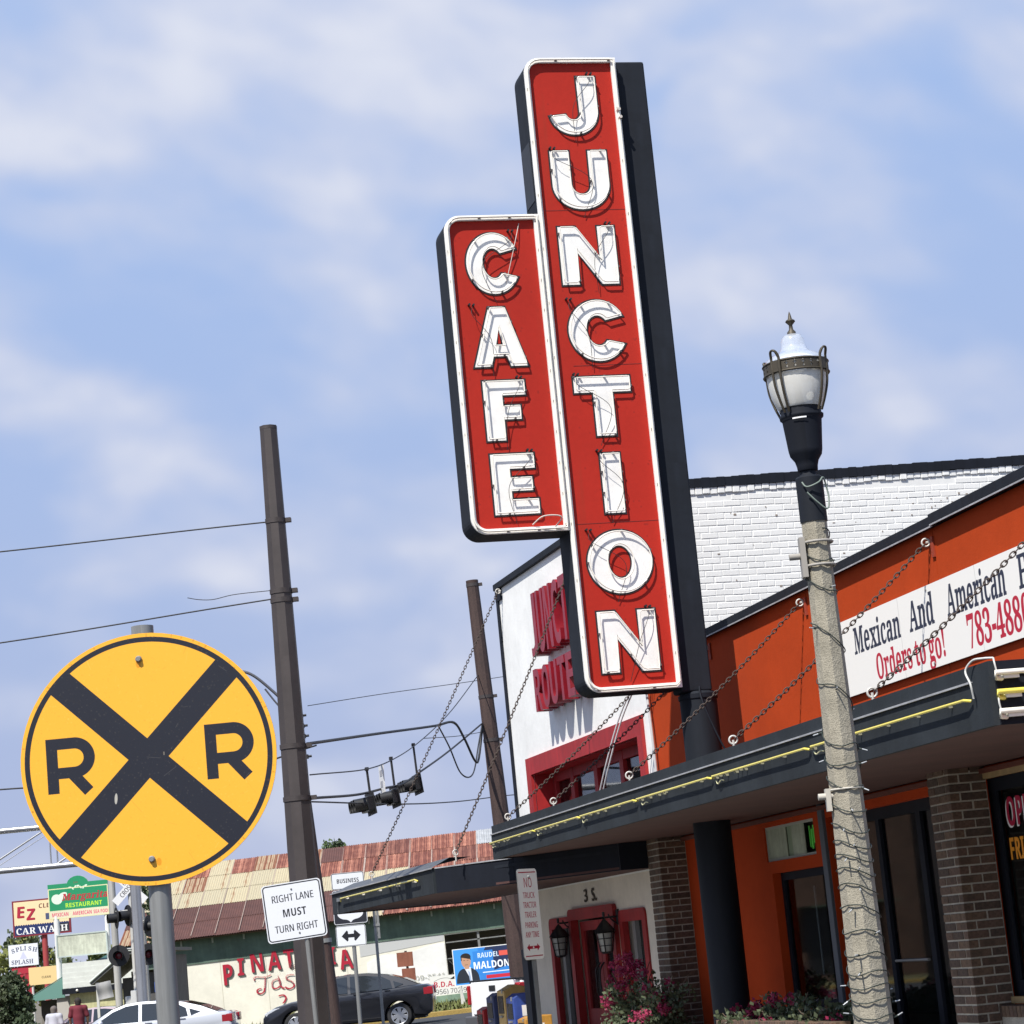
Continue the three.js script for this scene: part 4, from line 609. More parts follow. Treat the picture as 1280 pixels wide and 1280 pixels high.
/* ---------- overhead wires and traffic signals ---------- */
function wire(label, pts, r = .012, name = 'overhead_wire') { const m = mesh(name, tube(pts, r, 6, false, true, pts.length * 10), MT.wire); tag(m, label, 'wire'); return m; }
wire('thin wire leaving the top clamp of the tall pole to the left', [[-3.45, 7.98, -34], [-4.4, 7.97, -34], [-7.40, 7.92, -34], [-12, 7.9, -34], [-20, 8.05, -34]], .011);
wire('thin wire leaving the middle clamp of the tall pole to the left', [[-3.45, 6.86, -34], [-4.4, 6.80, -34], [-7.47, 6.60, -34], [-12, 6.45, -34], [-20, 6.4, -34]], .011);
wire('short loose wire end curling from the tall pole', [[-3.5, 6.98, -34], [-4.1, 6.97, -34], [-4.4, 6.93, -34], [-4.6, 6.95, -34], [-4.75, 6.99, -34]], .006);
wire('thick dark cable passing behind the yellow sign on the left', [[-26, 6.95, -60], [-13.4, 6.74, -60], [-8, 6.6, -60], [-5.25, 6.9, -58]], .022);
wire('faint thin wire high between the light pole and the sky', [[-5.1, 7.55, -55], [-3.63, 8.21, -60], [-1.32, 8.99, -66], [6, 11, -80]], .009);
wire('thick signal cable ending in a hanging loop at the rusty pole', [[-3.2, 4.74, -34], [-2.61, 5.35, -40], [-1.84, 5.96, -46], [-1.55, 6.13, -47.5], [-1.42, 5.95, -49], [-1.26, 5.55, -50.5], [-1.20, 5.75, -51.5], [-1.08, 6.42, -51.9]], .026);
wire('second cable loop drooping beside the rusty pole', [[-1.80, 5.95, -46.3], [-1.69, 5.68, -48], [-1.55, 5.24, -49], [-1.34, 5.31, -50.5], [-1.19, 6, -51.5], [-1.08, 6.47, -51.9]], .016);
wire('span wire that carries the three traffic signals', [[-3.2, 4.30, -34], [-2.65, 4.67, -38.5], [-2.36, 5.01, -41], [-2.10, 5.38, -43], [-1.63, 6.25, -47], [-1.06, 7.55, -52]], .010, 'span_wire');
wire('signal feed cable running through the three traffic signals', [[-3.2, 3.97, -34], [-2.81, 4.24, -38], [-2.53, 4.44, -40], [-2.33, 4.57, -41.3], [-2.08, 4.88, -43], [-1.70, 5.52, -47], [-1.08, 6.47, -51.9]], .02);
wire('lowest tether wire running from the tall pole past the signals', [[-3.2, 3.92, -34], [-2.43, 4.28, -42], [-1.73, 4.73, -50], [-.49, 5.51, -62], [2, 6.2, -75]], .012, 'tether_wire');
wire('thin wire between signal span and rusty pole', [[-2.0, 5.55, -43.9], [-1.5, 5.9, -48], [-1.05, 6.3, -52]], .007);
[[[-2.75, 4.10, -38.5], [-2.65, 4.67, -38.5], 'traffic signal nearest the tall pole, lowest of three on the span wire'], [[-2.50, 4.34, -41], [-2.36, 5.01, -41], 'middle traffic signal of three on the span wire'], [[-2.20, 4.66, -43], [-2.10, 5.38, -43], 'traffic signal nearest the rusty pole, highest of three on the span wire']].forEach(([p, q, label]) => {
  const t = thing('traffic_signal', label, 'traffic light', p, RA, 'traffic signals on the span wire'), d = (q[1] - p[1]) / .66; t.scale.setScalar(.66);
  mesh('hanger', [rod([0, .12, -.10], [0, d, -.06], .03), bx(-.07, d - .05, -.10, .07, d + .03, -.02)], MT.black, t);
  mesh('housing', new RoundedBoxGeometry(1.06, .36, .2, 2, .03).rotateX(.1).translate(0, 0, -.02), MT.blackGloss, t);
  mesh('backplate', bx(-.62, -.27, -.10, .62, .27, -.085), MT.black, t).rotation.x = .1;
  [-.345, 0, .345].forEach((x, i) => { const v = new THREE.CylinderGeometry(.155, .16, .30, 20, 1, true, .55, 5.2).rotateX(Math.PI / 2).translate(x, 0, .23); v.rotateX(.1); mesh('visor', v, M(.013, .013, .014, .5, { side: THREE.DoubleSide }), t); mesh('lens', new THREE.CircleGeometry(.148, 20).translate(x, 0, .085).rotateX(.1), M(...[[.10, .01, .01], [.12, .07, .01], [.01, .07, .04]][i], .3), t); });
});
{ const t = thing('hanging_sign', 'small white strip sign hanging between the traffic signals', 'road sign', [-2.545, 4.55, -39.5], RA); mesh('plate', bx(-.2, -.22, -.008, .2, .22, .008), M(.62, .62, .62, .5), t); mesh('symbol', [bx(-.1, .05, .009, .1, .15, .012), bx(-.1, -.13, .009, .1, -.03, .012)], M(.3, .3, .32, .5), t) }

/* ---------- long low shop with a patchwork tin roof ---------- */
{
  const b = thing('tin_roof_shop', 'long low cream and green shop with patchwork rusty tin roof', 'building', [-2, 0, -85]); b.rotation.z = .024;
  const cream = M(.78, .755, .65, .9, { tx: 'paint', k: .35 }), green = M(.12, .185, .15, .8, { tx: 'grime', k: .5 }), whiteP = M(.78, .78, .76, .85, { tx: 'paint', k: .4 });
  mesh('front_wall', boxUV(ext(polyShape([[-12.6, -.1], [5, -.1], [5, 3.3], [-12.6, 3.3]], [[[-1.72, .55], [.9, .55], [.9, 2.38], [-1.72, 2.38]]]), .25).translate(0, 0, -.25)), cream, b);
  mesh('side_wall', [bx(-12.6, -.1, -.25, -12.4, 3.3, -14), bx(4.8, -.1, -.25, 5, 3.3, -14), bx(-12.4, -.1, -13.9, 4.8, 3.3, -14.1)], cream, b);
  mesh('gable', [-12.5, 4.9].map(x => boxUV(ext(polyShape([[-.0, 3.3], [14, 3.3], [7, 6.0]]), .1).rotateY(Math.PI / 2).translate(x - .05, 0, 0))), green, b);
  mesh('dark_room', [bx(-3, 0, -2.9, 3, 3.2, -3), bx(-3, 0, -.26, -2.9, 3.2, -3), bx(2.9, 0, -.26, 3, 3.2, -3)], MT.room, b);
  mesh('green_band', bx(-12.62, 2.42, .0, 5.02, 3.28, .03), green, b);
  mesh('white_patch', boxUV(ext(polyShape([[-4.55, .9], [-4.5, 1.75], [-3.9, 1.95], [-3.2, 1.9], [-2.0, 2.12], [-1.74, 2.1], [-1.74, .45], [-3.0, .4], [-4.2, .55]]), .012).translate(0, 0, .001)), whiteP, b);
  mesh('upper_white', boxUV(ext(polyShape([[-4.7, 1.98], [-1.74, 2.2], [-1.74, 2.41], [-4.7, 2.41]]), .01).translate(0, 0, .0)), M(.46, .47, .47, .9), b);
  mesh('base_band', bx(-3.2, -.08, .001, 2.5, .34, .02), M(.24, .36, .27, .9, { tx: 'grime' }), b);
  mesh('panel_joint', [-11.2, -9.6, -8.0, -6.5, -5.2].map(x => bx(x, .0, .0, x + .012, 2.4, .006)), M(.45, .42, .33, .9), b);
  mesh('window_mullion', [bx(-.58, .55, -.12, -.5, 2.38, -.06), bx(-1.72, 2.1, -.12, .9, 2.14, -.06), bx(-1.72, 1.55, -.12, .9, 1.58, -.06)], MT.galv, b);
  { const gs = []; for (let x = -1.7; x < .9; x += .11) { gs.push(rod([x, .9, -.1], [x + .55, 1.55, -.1], .006, .006, 4, false), rod([x + .55, .9, -.1], [x, 1.55, -.1], .006, .006, 4, false)); } mesh('wire_mesh', gs, MT.galv, b); }
  mesh('eave_bracket', Array.from({ length: 16 }, (_, i) => bx(-12 + i * 1.1, 3.08, .03, -11.94 + i * 1.1, 3.26, .1)), M(.3, .34, .3, .7), b);
  // painted lettering
  const dec = (w, h, x, y, draw, pw, ph) => mesh('painted_lettering', panel(w, h, x, y, .036), decal(canvasTex(pw, ph, draw), { roughness: .8 }), b);
  dec(5.0, 1.5, -7.22, 2.08, (x, w, h) => { const L = [['P', 30, 215, 1.12, .0], ['I', 140, 168, .92, -.05], ['N', 235, 160, 1, .05], ['A', 365, 160, 1, -.04], ['T', 485, 158, 1, .06], ['E', 590, 158, 1, 0], ['R', 690, 158, 1, 0], ['I', 800, 170, .95, 0], ['A', 880, 205, 1.05, .08]]; for (const [c, px, py, k, sk] of L) for (const [o, f] of [[9, '#3a3f3c'], [0, '#a3122e']]) { x.save(); x.translate(px + o, py + o * .6); x.transform(1, -.01, sk, 1, 0, 0); x.scale(.95, k); x.font = 'bold 152px sans-serif'; x.fillStyle = f; x.fillText(c, 0, 0); x.restore(); } }, 1024, 256);
  dec(2.9, 1.1, -7.15, 1.28, (x) => { x.lineWidth = 15; x.lineCap = 'round'; x.strokeStyle = '#a52038'; const S = p => { x.beginPath(); x.moveTo(p[0], p[1]); for (let i = 2; i < p.length; i += 4) x.quadraticCurveTo(p[i], p[i + 1], p[i + 2], p[i + 3]); x.stroke(); };
    S([40, 70, 20, 20, 90, 40, 150, 55, 190, 30]); S([140, 45, 130, 150, 120, 210, 90, 260, 55, 220, 45, 180, 90, 175]); S([260, 90, 190, 80, 195, 160, 200, 215, 250, 190, 285, 160, 262, 85, 262, 190, 300, 205]); S([400, 60, 320, 40, 330, 100, 410, 150, 390, 200, 350, 240, 315, 195]); S([450, 200, 455, 120, 462, 60, 500, 20, 510, 90, 512, 150, 512, 190]); S([512, 100, 545, 20, 570, 80, 572, 150, 580, 190]); S([250, 290, 300, 270, 310, 320, 300, 360, 280, 380]); S([460, 280, 420, 300, 440, 350, 480, 330, 470, 290]); }, 760, 384);
  dec(1.3, .26, -6.55, 1.93, (x) => { x.font = '60px sans-serif'; x.fillStyle = '#6a3030'; x.fillText('(956)564-', 8, 62); }, 300, 80);
  dec(2.2, .3, -2.6, 1.02, (x) => { x.font = '52px sans-serif'; x.fillStyle = '#a9aaa2'; x.fillText('956-509-3541', 8, 52); }, 380, 72);
  // roof: single sheets of corrugated tin, two slopes
  const R = rng(41), mats = { brown: M(.155, .062, .048, .75, { tx: 'speck', k: 1.1 }), brown2: M(.135, .055, .042, .75, { tx: 'speck', k: .8 }), rust: M(.66, .62, .60, .8, { map: rep(TX.rust, 1) }), rust2: M(.56, .54, .54, .8, { map: rep(TX.rust, .8, .3, .1) }), rust3: M(.78, .76, .74, .8, { map: rep(TX.rust, 1.2, .1, .6) }), tin: M(.62, .62, .63, .7, { map: rep(TX.oldtin, .7) }), tin2: M(.66, .65, .64, .7, { map: rep(TX.oldtin, .9, .4, .3) }), streak: M(.60, .60, .60, .75, { map: rep(TX.streak, .9) }), grey: M(.42, .44, .46, .6, { tx: 'grime' }) };
  const sheet = v => { const n = 40, W = .86, L = 1.70, P = [], I = [], U = []; for (let i = 0; i <= n; i++) for (const j of [0, 1]) { const x = -W / 2 + W * i / n; P.push(x, .016 * Math.sin(i / n * Math.PI * 2 * 10), -L * j); U.push(x + v, L * j + v * 2); } for (let i = 0; i < n; i++) I.push(2 * i, 2 * i + 2, 2 * i + 1, 2 * i + 1, 2 * i + 2, 2 * i + 3); const g = new THREE.BufferGeometry(); g.setAttribute('position', new THREE.Float32BufferAttribute(P, 3)); g.setAttribute('uv', new THREE.Float32BufferAttribute(U, 2)); g.setIndex(I); g.computeVertexNormals(); return g; };
  const sheets = [0, .37, .71].map(sheet); for (const k in mats) mats[k].side = THREE.DoubleSide;
  const roof = part('roof', b), sl = Math.atan2(2.80, 7.55);
  for (let r = 0; r < 5; r++) for (let c = 0; c < 21; c++) {
    const x = -12.55 + c * .84; let m; const px = x - 2;
    if (px < -8.0) m = r === 0 ? (c < 2 ? 'streak' : 'brown') : r === 1 ? (R() < .5 ? 'brown' : 'brown2') : r === 2 ? (R() < .75 ? 'tin' : 'tin2') : r === 3 ? (R() < .6 ? 'tin2' : R() < .5 ? 'streak' : 'tin') : (c === 2 || c === 4 || c === 6 ? 'rust3' : R() < .5 ? 'tin2' : 'streak');
    else if (px < -7.4) m = r < 2 ? 'brown' : r === 2 ? 'tin' : r === 3 ? 'rust3' : 'brown';
    else m = r < 2 ? (R() < .5 ? 'rust' : 'tin2') : r === 2 && px < -5 ? (R() < .6 ? 'tin2' : 'rust') : r === 4 && px > -2.4 ? 'grey' : ['rust', 'rust2', 'rust3', 'rust'][(R() * 4) | 0];
    const k = mesh('roof_sheet', sheets[(R() * 3) | 0], mats[m], roof); const d = -.06 + r * 1.615, lift = .012 * (c % 2) + .014 * r + .04;
    k.position.set(x + (R() - .5) * .02, 3.30 + Math.sin(sl) * d + lift, .5 - Math.cos(sl) * d); k.rotation.x = sl * 1; k.rotation.y = (R() - .5) * .012;
  }
  for (let c = 0; c < 21; c++) { const x = -12.55 + c * .84 + .42, L = 7.9; mesh('sheet_seam', bx(x - (c < 7 ? .012 : .03), .06, 0, x + (c < 7 ? .012 : .03), .085, -L).rotateX(sl).translate(0, 3.33, .45), M(.40, .31, .26, .7, { tx: 'grime', k: 2 }), roof); }
  mesh('rear_slope', bx(-13, -.02, 0, 5.2, .0, -8.2).rotateX(-sl).translate(0, 6.12, -7.05), mats.brown, roof); mesh('ridge_cap', bx(-13, 6.12, -6.95, 5.2, 6.15, -7.2), mats.grey, roof);
  mesh('deck_board', bx(-12.9, -.04, 0, 5.1, .0, -8.0).rotateX(sl).translate(0, 3.30, .42), M(.1, .07, .05, .9), roof);
}
{ // campaign board and small banner on the verge
  const t = thing('campaign_board', 'blue campaign board with a suited man printed on it', 'sign', [-2.36, 0, -78]); t.rotation.z = .01;
  const tx = canvasTex(1024, 640, (x, w, h) => {
    x.fillStyle = '#2f7fd0'; x.fillRect(0, 0, w, h); x.fillStyle = '#3d92e2'; x.fillRect(0, 0, 420, h); x.fillStyle = '#1d2c52'; x.beginPath(); x.moveTo(560, 0); x.lineTo(w, 0); x.lineTo(w, 330); x.lineTo(480, 470); x.lineTo(520, 60); x.fill(); x.fillStyle = '#2f7fd0'; x.fillRect(330, 70, 330, 420);
    x.fillStyle = '#1f2733'; x.beginPath(); x.moveTo(30, 600); x.quadraticCurveTo(40, 380, 150, 350); x.lineTo(290, 350); x.quadraticCurveTo(420, 400, 410, 600); x.fill(); x.fillStyle = '#d8dde6'; x.beginPath(); x.moveTo(170, 330); x.lineTo(280, 330); x.lineTo(290, 600); x.fill(); x.fillStyle = '#9fb2cf'; x.beginPath(); x.moveTo(232, 385); x.lineTo(258, 420); x.lineTo(276, 600); x.lineTo(246, 560); x.fill(); x.fillStyle = '#b98f74'; x.beginPath(); x.ellipse(212, 225, 78, 118, 0, 0, 7); x.fill(); x.fillRect(182, 300, 74, 60); x.fillStyle = '#241d1b'; x.beginPath(); x.ellipse(210, 150, 84, 64, 0, Math.PI, 7); x.fill(); x.fillRect(130, 140, 14, 70); x.fillRect(280, 140, 12, 70); x.fillStyle = '#3c2c26'; x.fillRect(170, 205, 28, 8); x.fillRect(226, 205, 28, 8); x.fillRect(186, 285, 52, 7);
    x.save(); x.translate(345, 190); x.scale(.8, 1); x.font = 'bold 118px sans-serif'; x.fillStyle = '#cfe0f0'; x.fillText('RAUDEL', 70, 0); x.fillStyle = '#d8584a'; x.fillRect(520, -90, 400, 84); x.restore(); x.save(); x.translate(318, 380); x.scale(.82, 1); x.font = 'bold 172px sans-serif'; x.fillStyle = '#eef2f6'; x.fillText('MALDONADO', 0, 0); x.restore(); x.fillStyle = '#c32338'; x.fillRect(520, 500, w, 60); x.fillStyle = '#dfe6ee'; x.fillRect(470, 440, 520, 16); x.lineWidth = 14; x.strokeStyle = '#e8e8e4'; x.strokeRect(6, 6, w - 12, h - 12);
  });
  printBoard(t, 'board', 2.0, 1.16, .03, tx, MT.dimWhite, [.12, 1.23, 0], .5);
  mesh('leg', [bx(-.75, -.05, -.06, -.67, .7, 0)], MT.dimWhite, t); mesh('leg', bx(.9, -.05, -.06, .98, .7, 0), MT.dimWhite, t); mesh('brace', rod([-.6, -.05, .02], [-.72, .65, .02], .03), MT.dimWhite, t);
  const u = thing('phone_banner', 'white banner with red initials and a phone number at the wall foot', 'banner', [-3.45, 0, -80]);
  printBoard(u, 'sheet', 1.6, .62, .01, canvasTex(768, 300, (x, w, h) => { x.fillStyle = '#d9d9d4'; x.fillRect(0, 0, w, h); x.strokeStyle = '#222'; x.lineWidth = 5; x.beginPath(); x.moveTo(60, 90); x.quadraticCurveTo(200, 10, 330, 60); x.lineTo(400, 20); x.lineTo(470, 70); x.stroke(); x.fillStyle = '#1c1c1e'; x.beginPath(); x.moveTo(320, 70); x.lineTo(390, 24); x.lineTo(460, 70); x.fill(); x.font = 'bold 118px sans-serif'; x.fillStyle = '#b02038'; x.fillText('B.D.A.', 50, 180); x.font = '104px sans-serif'; x.fillStyle = '#202124'; x.fillText('(956) 702-97', 46, 288); }), MT.dimWhite, [.1, .70, 0], .6);
  mesh('stake', [rod([-.6, -.05, -.03], [-.6, .7, -.03], .02), rod([.8, -.05, -.03], [.8, .7, -.03], .02)], MT.dimWhite, u);
}

/* ---------- vehicles ---------- */
const glassCar = M(.02, .024, .028, .08, { phys: true, clearcoat: 1, clearcoatRoughness: .03 });
const tyreM = M(.018, .018, .019, .85), rimM = M(.55, .56, .58, .3, { metalness: .8 });
function wheel(parent, x, y, z, r, side) {
  const w = part('wheel', parent, [x, y, z]);
  mesh('tyre', lathe([[r * .66, -.1], [r * .93, -.105], [r, -.07], [r, .07], [r * .93, .105], [r * .66, .1]], 28).rotateX(Math.PI / 2), tyreM, w);
  const sp = []; for (let i = 0; i < 7; i++) { const a = i / 7 * 2 * Math.PI; sp.push(ext(polyShape([[-.028, .04], [.028, .04], [.062, r * .64], [-.062, r * .64]]), .025, .004).rotateZ(a).translate(0, 0, side > 0 ? .07 : -.095)); }
  mesh('rim', [...sp, new THREE.TorusGeometry(r * .66, .016, 8, 28).translate(0, 0, side * .088), new THREE.CylinderGeometry(.05, .05, .03, 14).rotateX(Math.PI / 2).translate(0, 0, side * .085)], rimM, w);
  mesh('brake_disc', new THREE.CylinderGeometry(r * .62, r * .62, .02, 20).rotateX(Math.PI / 2).translate(0, 0, side * .04), M(.05, .05, .05, .6, { metalness: .4 }), w);
}
function sedan(label, pos, turn, rgb, len = 4.5, group) {
  const t = thing('sedan', label, 'car', pos, turn, group), k = len / 4.5, paint = M(...rgb, .28, { phys: true, clearcoat: 1, clearcoatRoughness: .05, metalness: .1 });
  const arch = (cx, r, n = 12) => Array.from({ length: n + 1 }, (_, i) => { const a = i / n * Math.PI; return [cx + r * Math.cos(a), .31 + r * Math.sin(a)]; });
  const pr = [[2.14, .24], ...arch(1.36, .37).map(p => p), [.9, .22], [-.95, .22], ...arch(-1.34, .37), [-2.05, .26], [-2.2, .36], [-2.25, .62], [-2.24, .86], [-2.2, 1.0], [-2.1, 1.045], [-1.6, 1.05], [-1.0, 1.0], [0, .965], [1.0, .955], [1.45, .905], [1.85, .82], [2.12, .70], [2.22, .55], [2.23, .38]].map(p => [p[0] * k, p[1]]);
  mesh('body', toCreasedNormals(ext(polyShape(pr), 1.78, .07).translate(0, 0, -.89), .6), paint, t);
  const hw = y => .80 - (y - 1) * .44, top = [[-1.98, 1.02], [-1.5, 1.24], [-1.05, 1.375], [-.55, 1.45], [-.1, 1.465], [.3, 1.435], [.62, 1.33], [.98, 1.12], [1.28, .93]].map(p => [p[0] * k, p[1]]);
  const P = []; for (let i = 0; i < top.length - 1; i++) { const q = (a, y, z) => [a, y, z], [x0, y0] = top[i], [x1, y1] = top[i + 1], A = [[x0, .92, .83], [x0, y0, hw(y0)], [x0, y0 + .012, 0], [x0, y0, -hw(y0)], [x0, .92, -.83]], B = [[x1, .92, .83], [x1, y1, hw(y1)], [x1, y1 + .012, 0], [x1, y1, -hw(y1)], [x1, .92, -.83]]; for (let j = 0; j < 4; j++) P.push(...A[j], ...B[j], ...B[j + 1], ...A[j], ...B[j + 1], ...A[j + 1]); }
  const gh = new THREE.BufferGeometry(); gh.setAttribute('position', new THREE.Float32BufferAttribute(P, 3)); gh.setAttribute('uv', new THREE.Float32BufferAttribute(new Float32Array(P.length / 3 * 2), 2)); const gm = mergeVertices(gh); gm.computeVertexNormals(); mesh('cabin', toCreasedNormals(gm, .7), M(...rgb, .28, { phys: true, clearcoat: 1, clearcoatRoughness: .06, metalness: .25, side: THREE.DoubleSide }), t);
  const sideGlass = (pts, s) => { const g = new THREE.ShapeGeometry(polyShape(pts.map(p => [p[0] * k, p[1]]))), p = g.attributes.position; for (let i = 0; i < p.count; i++) p.setZ(i, s * (hw(p.getY(i)) + .012)); if (s < 0) { const id = g.index.array; for (let i = 0; i < id.length; i += 3) { const q = id[i]; id[i] = id[i + 1]; id[i + 1] = q; } } g.computeVertexNormals(); return g; };
  for (const s of [1, -1]) { mesh('side_window', sideGlass([[1.02, 1.0], [.60, 1.27], [.28, 1.385], [-.02, 1.41], [-.02, .99]], s), glassCar, t); mesh('side_window', sideGlass([[-.1, .99], [-.1, 1.41], [-.5, 1.395], [-.95, 1.33], [-1.15, 1.22], [-1.2, 1.02]], s), glassCar, t); mesh('quarter_window', sideGlass([[-1.27, 1.03], [-1.23, 1.20], [-1.5, 1.10]], s), glassCar, t);
    mesh('door_handle', bx(-.35 * k, .93, s * .885, -.18 * k, .955, s * .915, .005), paint, t); mesh('door_handle', bx(-1.15 * k, .96, s * .885, -1.0 * k, .985, s * .915, .005), paint, t);
    mesh('mirror', new THREE.SphereGeometry(1, 12, 8).scale(.07, .065, .1).translate(.86 * k, 1.03, s * .95), paint, t);
    mesh('headlight', ext(polyShape([[1.72 * k, .70], [2.13 * k, .60], [2.18 * k, .66], [1.98 * k, .76], [1.75 * k, .79]]), .05, .01).translate(0, 0, s > 0 ? .835 : -.885), M(.75, .77, .8, .12, { metalness: .4 }), t);
    mesh('tail_light', bx(-2.262 * k, .78, s * .50, -2.0 * k, .98, s * .892, .02), M(.28, .012, .02, .2), t);
    mesh('sill_line', bx(-.9 * k, .3, s * .885, .9 * k, .32, s * .898), MT.black, t); }
  const quadG = (a, b) => { const [x0, y0] = [a[0] * k, a[1]], [x1, y1] = [b[0] * k, b[1]], g = new THREE.BufferGeometry(), n = V(y0 - y1, x1 - x0, 0).normalize().multiplyScalar(.018), h0 = hw(y0) - .06, h1 = hw(y1) - .06; g.setAttribute('position', new THREE.Float32BufferAttribute([x0 + n.x, y0 + n.y, -h0, x1 + n.x, y1 + n.y, -h1, x1 + n.x, y1 + n.y, h1, x0 + n.x, y0 + n.y, -h0, x1 + n.x, y1 + n.y, h1, x0 + n.x, y0 + n.y, h0], 3)); g.computeVertexNormals(); return g; };
  const gl2 = M(.02, .024, .028, .08, { phys: true, clearcoat: 1, side: THREE.DoubleSide }); mesh('windscreen', [quadG([.36, 1.42], [.66, 1.315]), quadG([.66, 1.315], [1.2, .985])], gl2, t); mesh('rear_window', [quadG([-1.86, 1.075], [-1.5, 1.24]), quadG([-1.5, 1.24], [-1.1, 1.362])], gl2, t);
  for (const s of [1, -1]) { wheel(t, 1.36 * k, .31, s * .80, .32, s); wheel(t, -1.34 * k, .31, s * .80, .32, s); }
  mesh('underbody', bx(-2.0 * k, .2, -.7, 2.0 * k, .5, .7), MT.black, t); mesh('plate', bx(-2.262 * k, .62, -.16, -2.256 * k, .72, .16), MT.dimWhite, t); return t;
}
sedan('dark blue grey sedan on the side street before the cream wall', [-5.45, gy(-5.45), -64], Math.PI, [.009, .010, .015], 4.45);
sedan('silver sedan with dark red tail light behind the yellow sign post', [-10.55, gy(-10.55) - .05, -62], Math.PI, [.52, .54, .58], 4.75);
sedan('dull mauve car parked behind the person in maroon', [-16.2, gy(-16.2) - .1, -86], Math.PI * .95, [.16, .12, .15], 4.4);
{ // white pickup seen from its rear left quarter
  const t = thing('pickup_truck', 'white pickup truck seen from behind between the poles', 'truck', [-1.27, -.2, -48.5]);
  // local: +x forward; tail at x = 0
  t.rotation.y = (90 - 55) * D2R; const wp = M(.80, .80, .80, .3, { phys: true, clearcoat: 1 });
  mesh('bed_side', [bx(.04, .45, -.95, 1.9, 1.22, -.86, .03), bx(.04, .45, .86, 1.9, 1.22, .95, .03)], wp, t); mesh('bed_floor', bx(.04, .62, -.86, 1.9, .68, .86), MT.black, t); mesh('bed_rail', [bx(.06, 1.22, -.95, 1.9, 1.25, -.82), bx(.06, 1.22, .82, 1.9, 1.25, .95)], MT.black, t);
  mesh('tailgate', bx(-.03, .60, -.78, .035, 1.25, .78, .025), wp, t); mesh('tailgate_cap', bx(-.035, 1.25, -.78, .04, 1.28, .78, .01), MT.black, t);
  mesh('tailgate_handle', bx(-.045, 1.05, -.11, -.03, 1.16, .11, .01), MT.black, t); mesh('emblem', new THREE.CylinderGeometry(1, 1, .02, 24).rotateZ(Math.PI / 2).scale(1, .075, .13).translate(-.035, .88, 0), M(.05, .06, .10, .3), t);
  mesh('bumper', bx(-.14, .36, -.93, .02, .58, .93, .03), M(.07, .07, .075, .5), t);
  for (const s of [-1, 1]) { mesh('tail_light', bx(s > 0 ? -.035 : -.02, .80, s * (s > 0 ? .80 : .90), .10, 1.18, s * .962, .02), M(.36, .012, .018, .2), t); wheel(t, 1.0, .38, s * .83, .39, s); wheel(t, 4.4, .38, s * .83, .39, s); }
  mesh('cab', ext(polyShape([[1.92, .45], [5.4, .45], [5.5, .95], [4.3, 1.15], [3.6, 1.78], [2.2, 1.8], [1.95, 1.25]]), 1.84, .06).translate(0, 0, -.92), wp, t); mesh('rear_glass', bx(1.96, 1.28, -.7, 1.99, 1.7, .7).rotateZ(0), glassCar, t); mesh('side_window', [bx(2.3, 1.25, -.935, 3.6, 1.65, -.925), bx(2.3, 1.25, .925, 3.6, 1.65, .935)], glassCar, t);
  mesh('chassis', bx(.1, .35, -.5, 5.2, .6, .5), MT.black, t); mesh('number_plate', bx(-.15, .40, -.16, -.142, .52, .16), MT.dimWhite, t);
}
/* ---------- newspaper boxes ---------- */
function newsBox(label, x, z, top, rgb, kind = 0) {
  const t = thing('newspaper_box', label, 'newspaper box', [x, .14, z], RB), m = M(...rgb, .45, { tx: 'grime', k: 1.5 }), h = top - .14;
  const sh = kind ? [[-.2, .0], [.2, 0], [.2, h * .86], [.02, h], [-.2, h * .9]] : [[-.2, .0], [.2, 0], [.2, h * .88], [.1, h], [-.2, h]];
  mesh('cabinet', boxUV(ext(polyShape(sh.map(p => [-p[0], p[1] * .62 + h * .38])), .42, .012).rotateY(Math.PI / 2).translate(-.21, 0, 0)), m, t);
  mesh('pedestal', [bx(-.06, .03, -.06, .06, h * .4, .06)], m, t); mesh('base_plate', bx(-.2, 0, -.2, .2, .03, .2), MT.black, t);
  mesh('door_window', bx(-.15, h * .58, .185, .15, h * .84, .208), MT.blackGloss, t); mesh('handle', bx(-.08, h * .52, .2, .08, h * .55, .225), MT.galv, t); mesh('coin_slot', bx(.08, h * .88, .19, .14, h * .95, .206), MT.galv, t); mesh('side_print', bx(.2125, h * .62, -.08, .2145, h * .8, .08), M(.7, .7, .7, .5), t); return t;
}
newsBox('red newspaper box, lowest and farthest of the row', -1.02, -37.2, .80, [.42, .015, .02]); newsBox('dark navy newspaper box next to the red one', -.84, -36.6, 1.0, [.03, .05, .16]); newsBox('yellow newspaper box with a pitched top', -.66, -36.1, 1.11, [.62, .42, .14], 1); newsBox('bright blue newspaper box nearest the sign post', -.52, -35.4, .985, [.035, .08, .36]); newsBox('small orange newspaper box behind the sign post', -.37, -34.9, .66, [.55, .28, .05]);
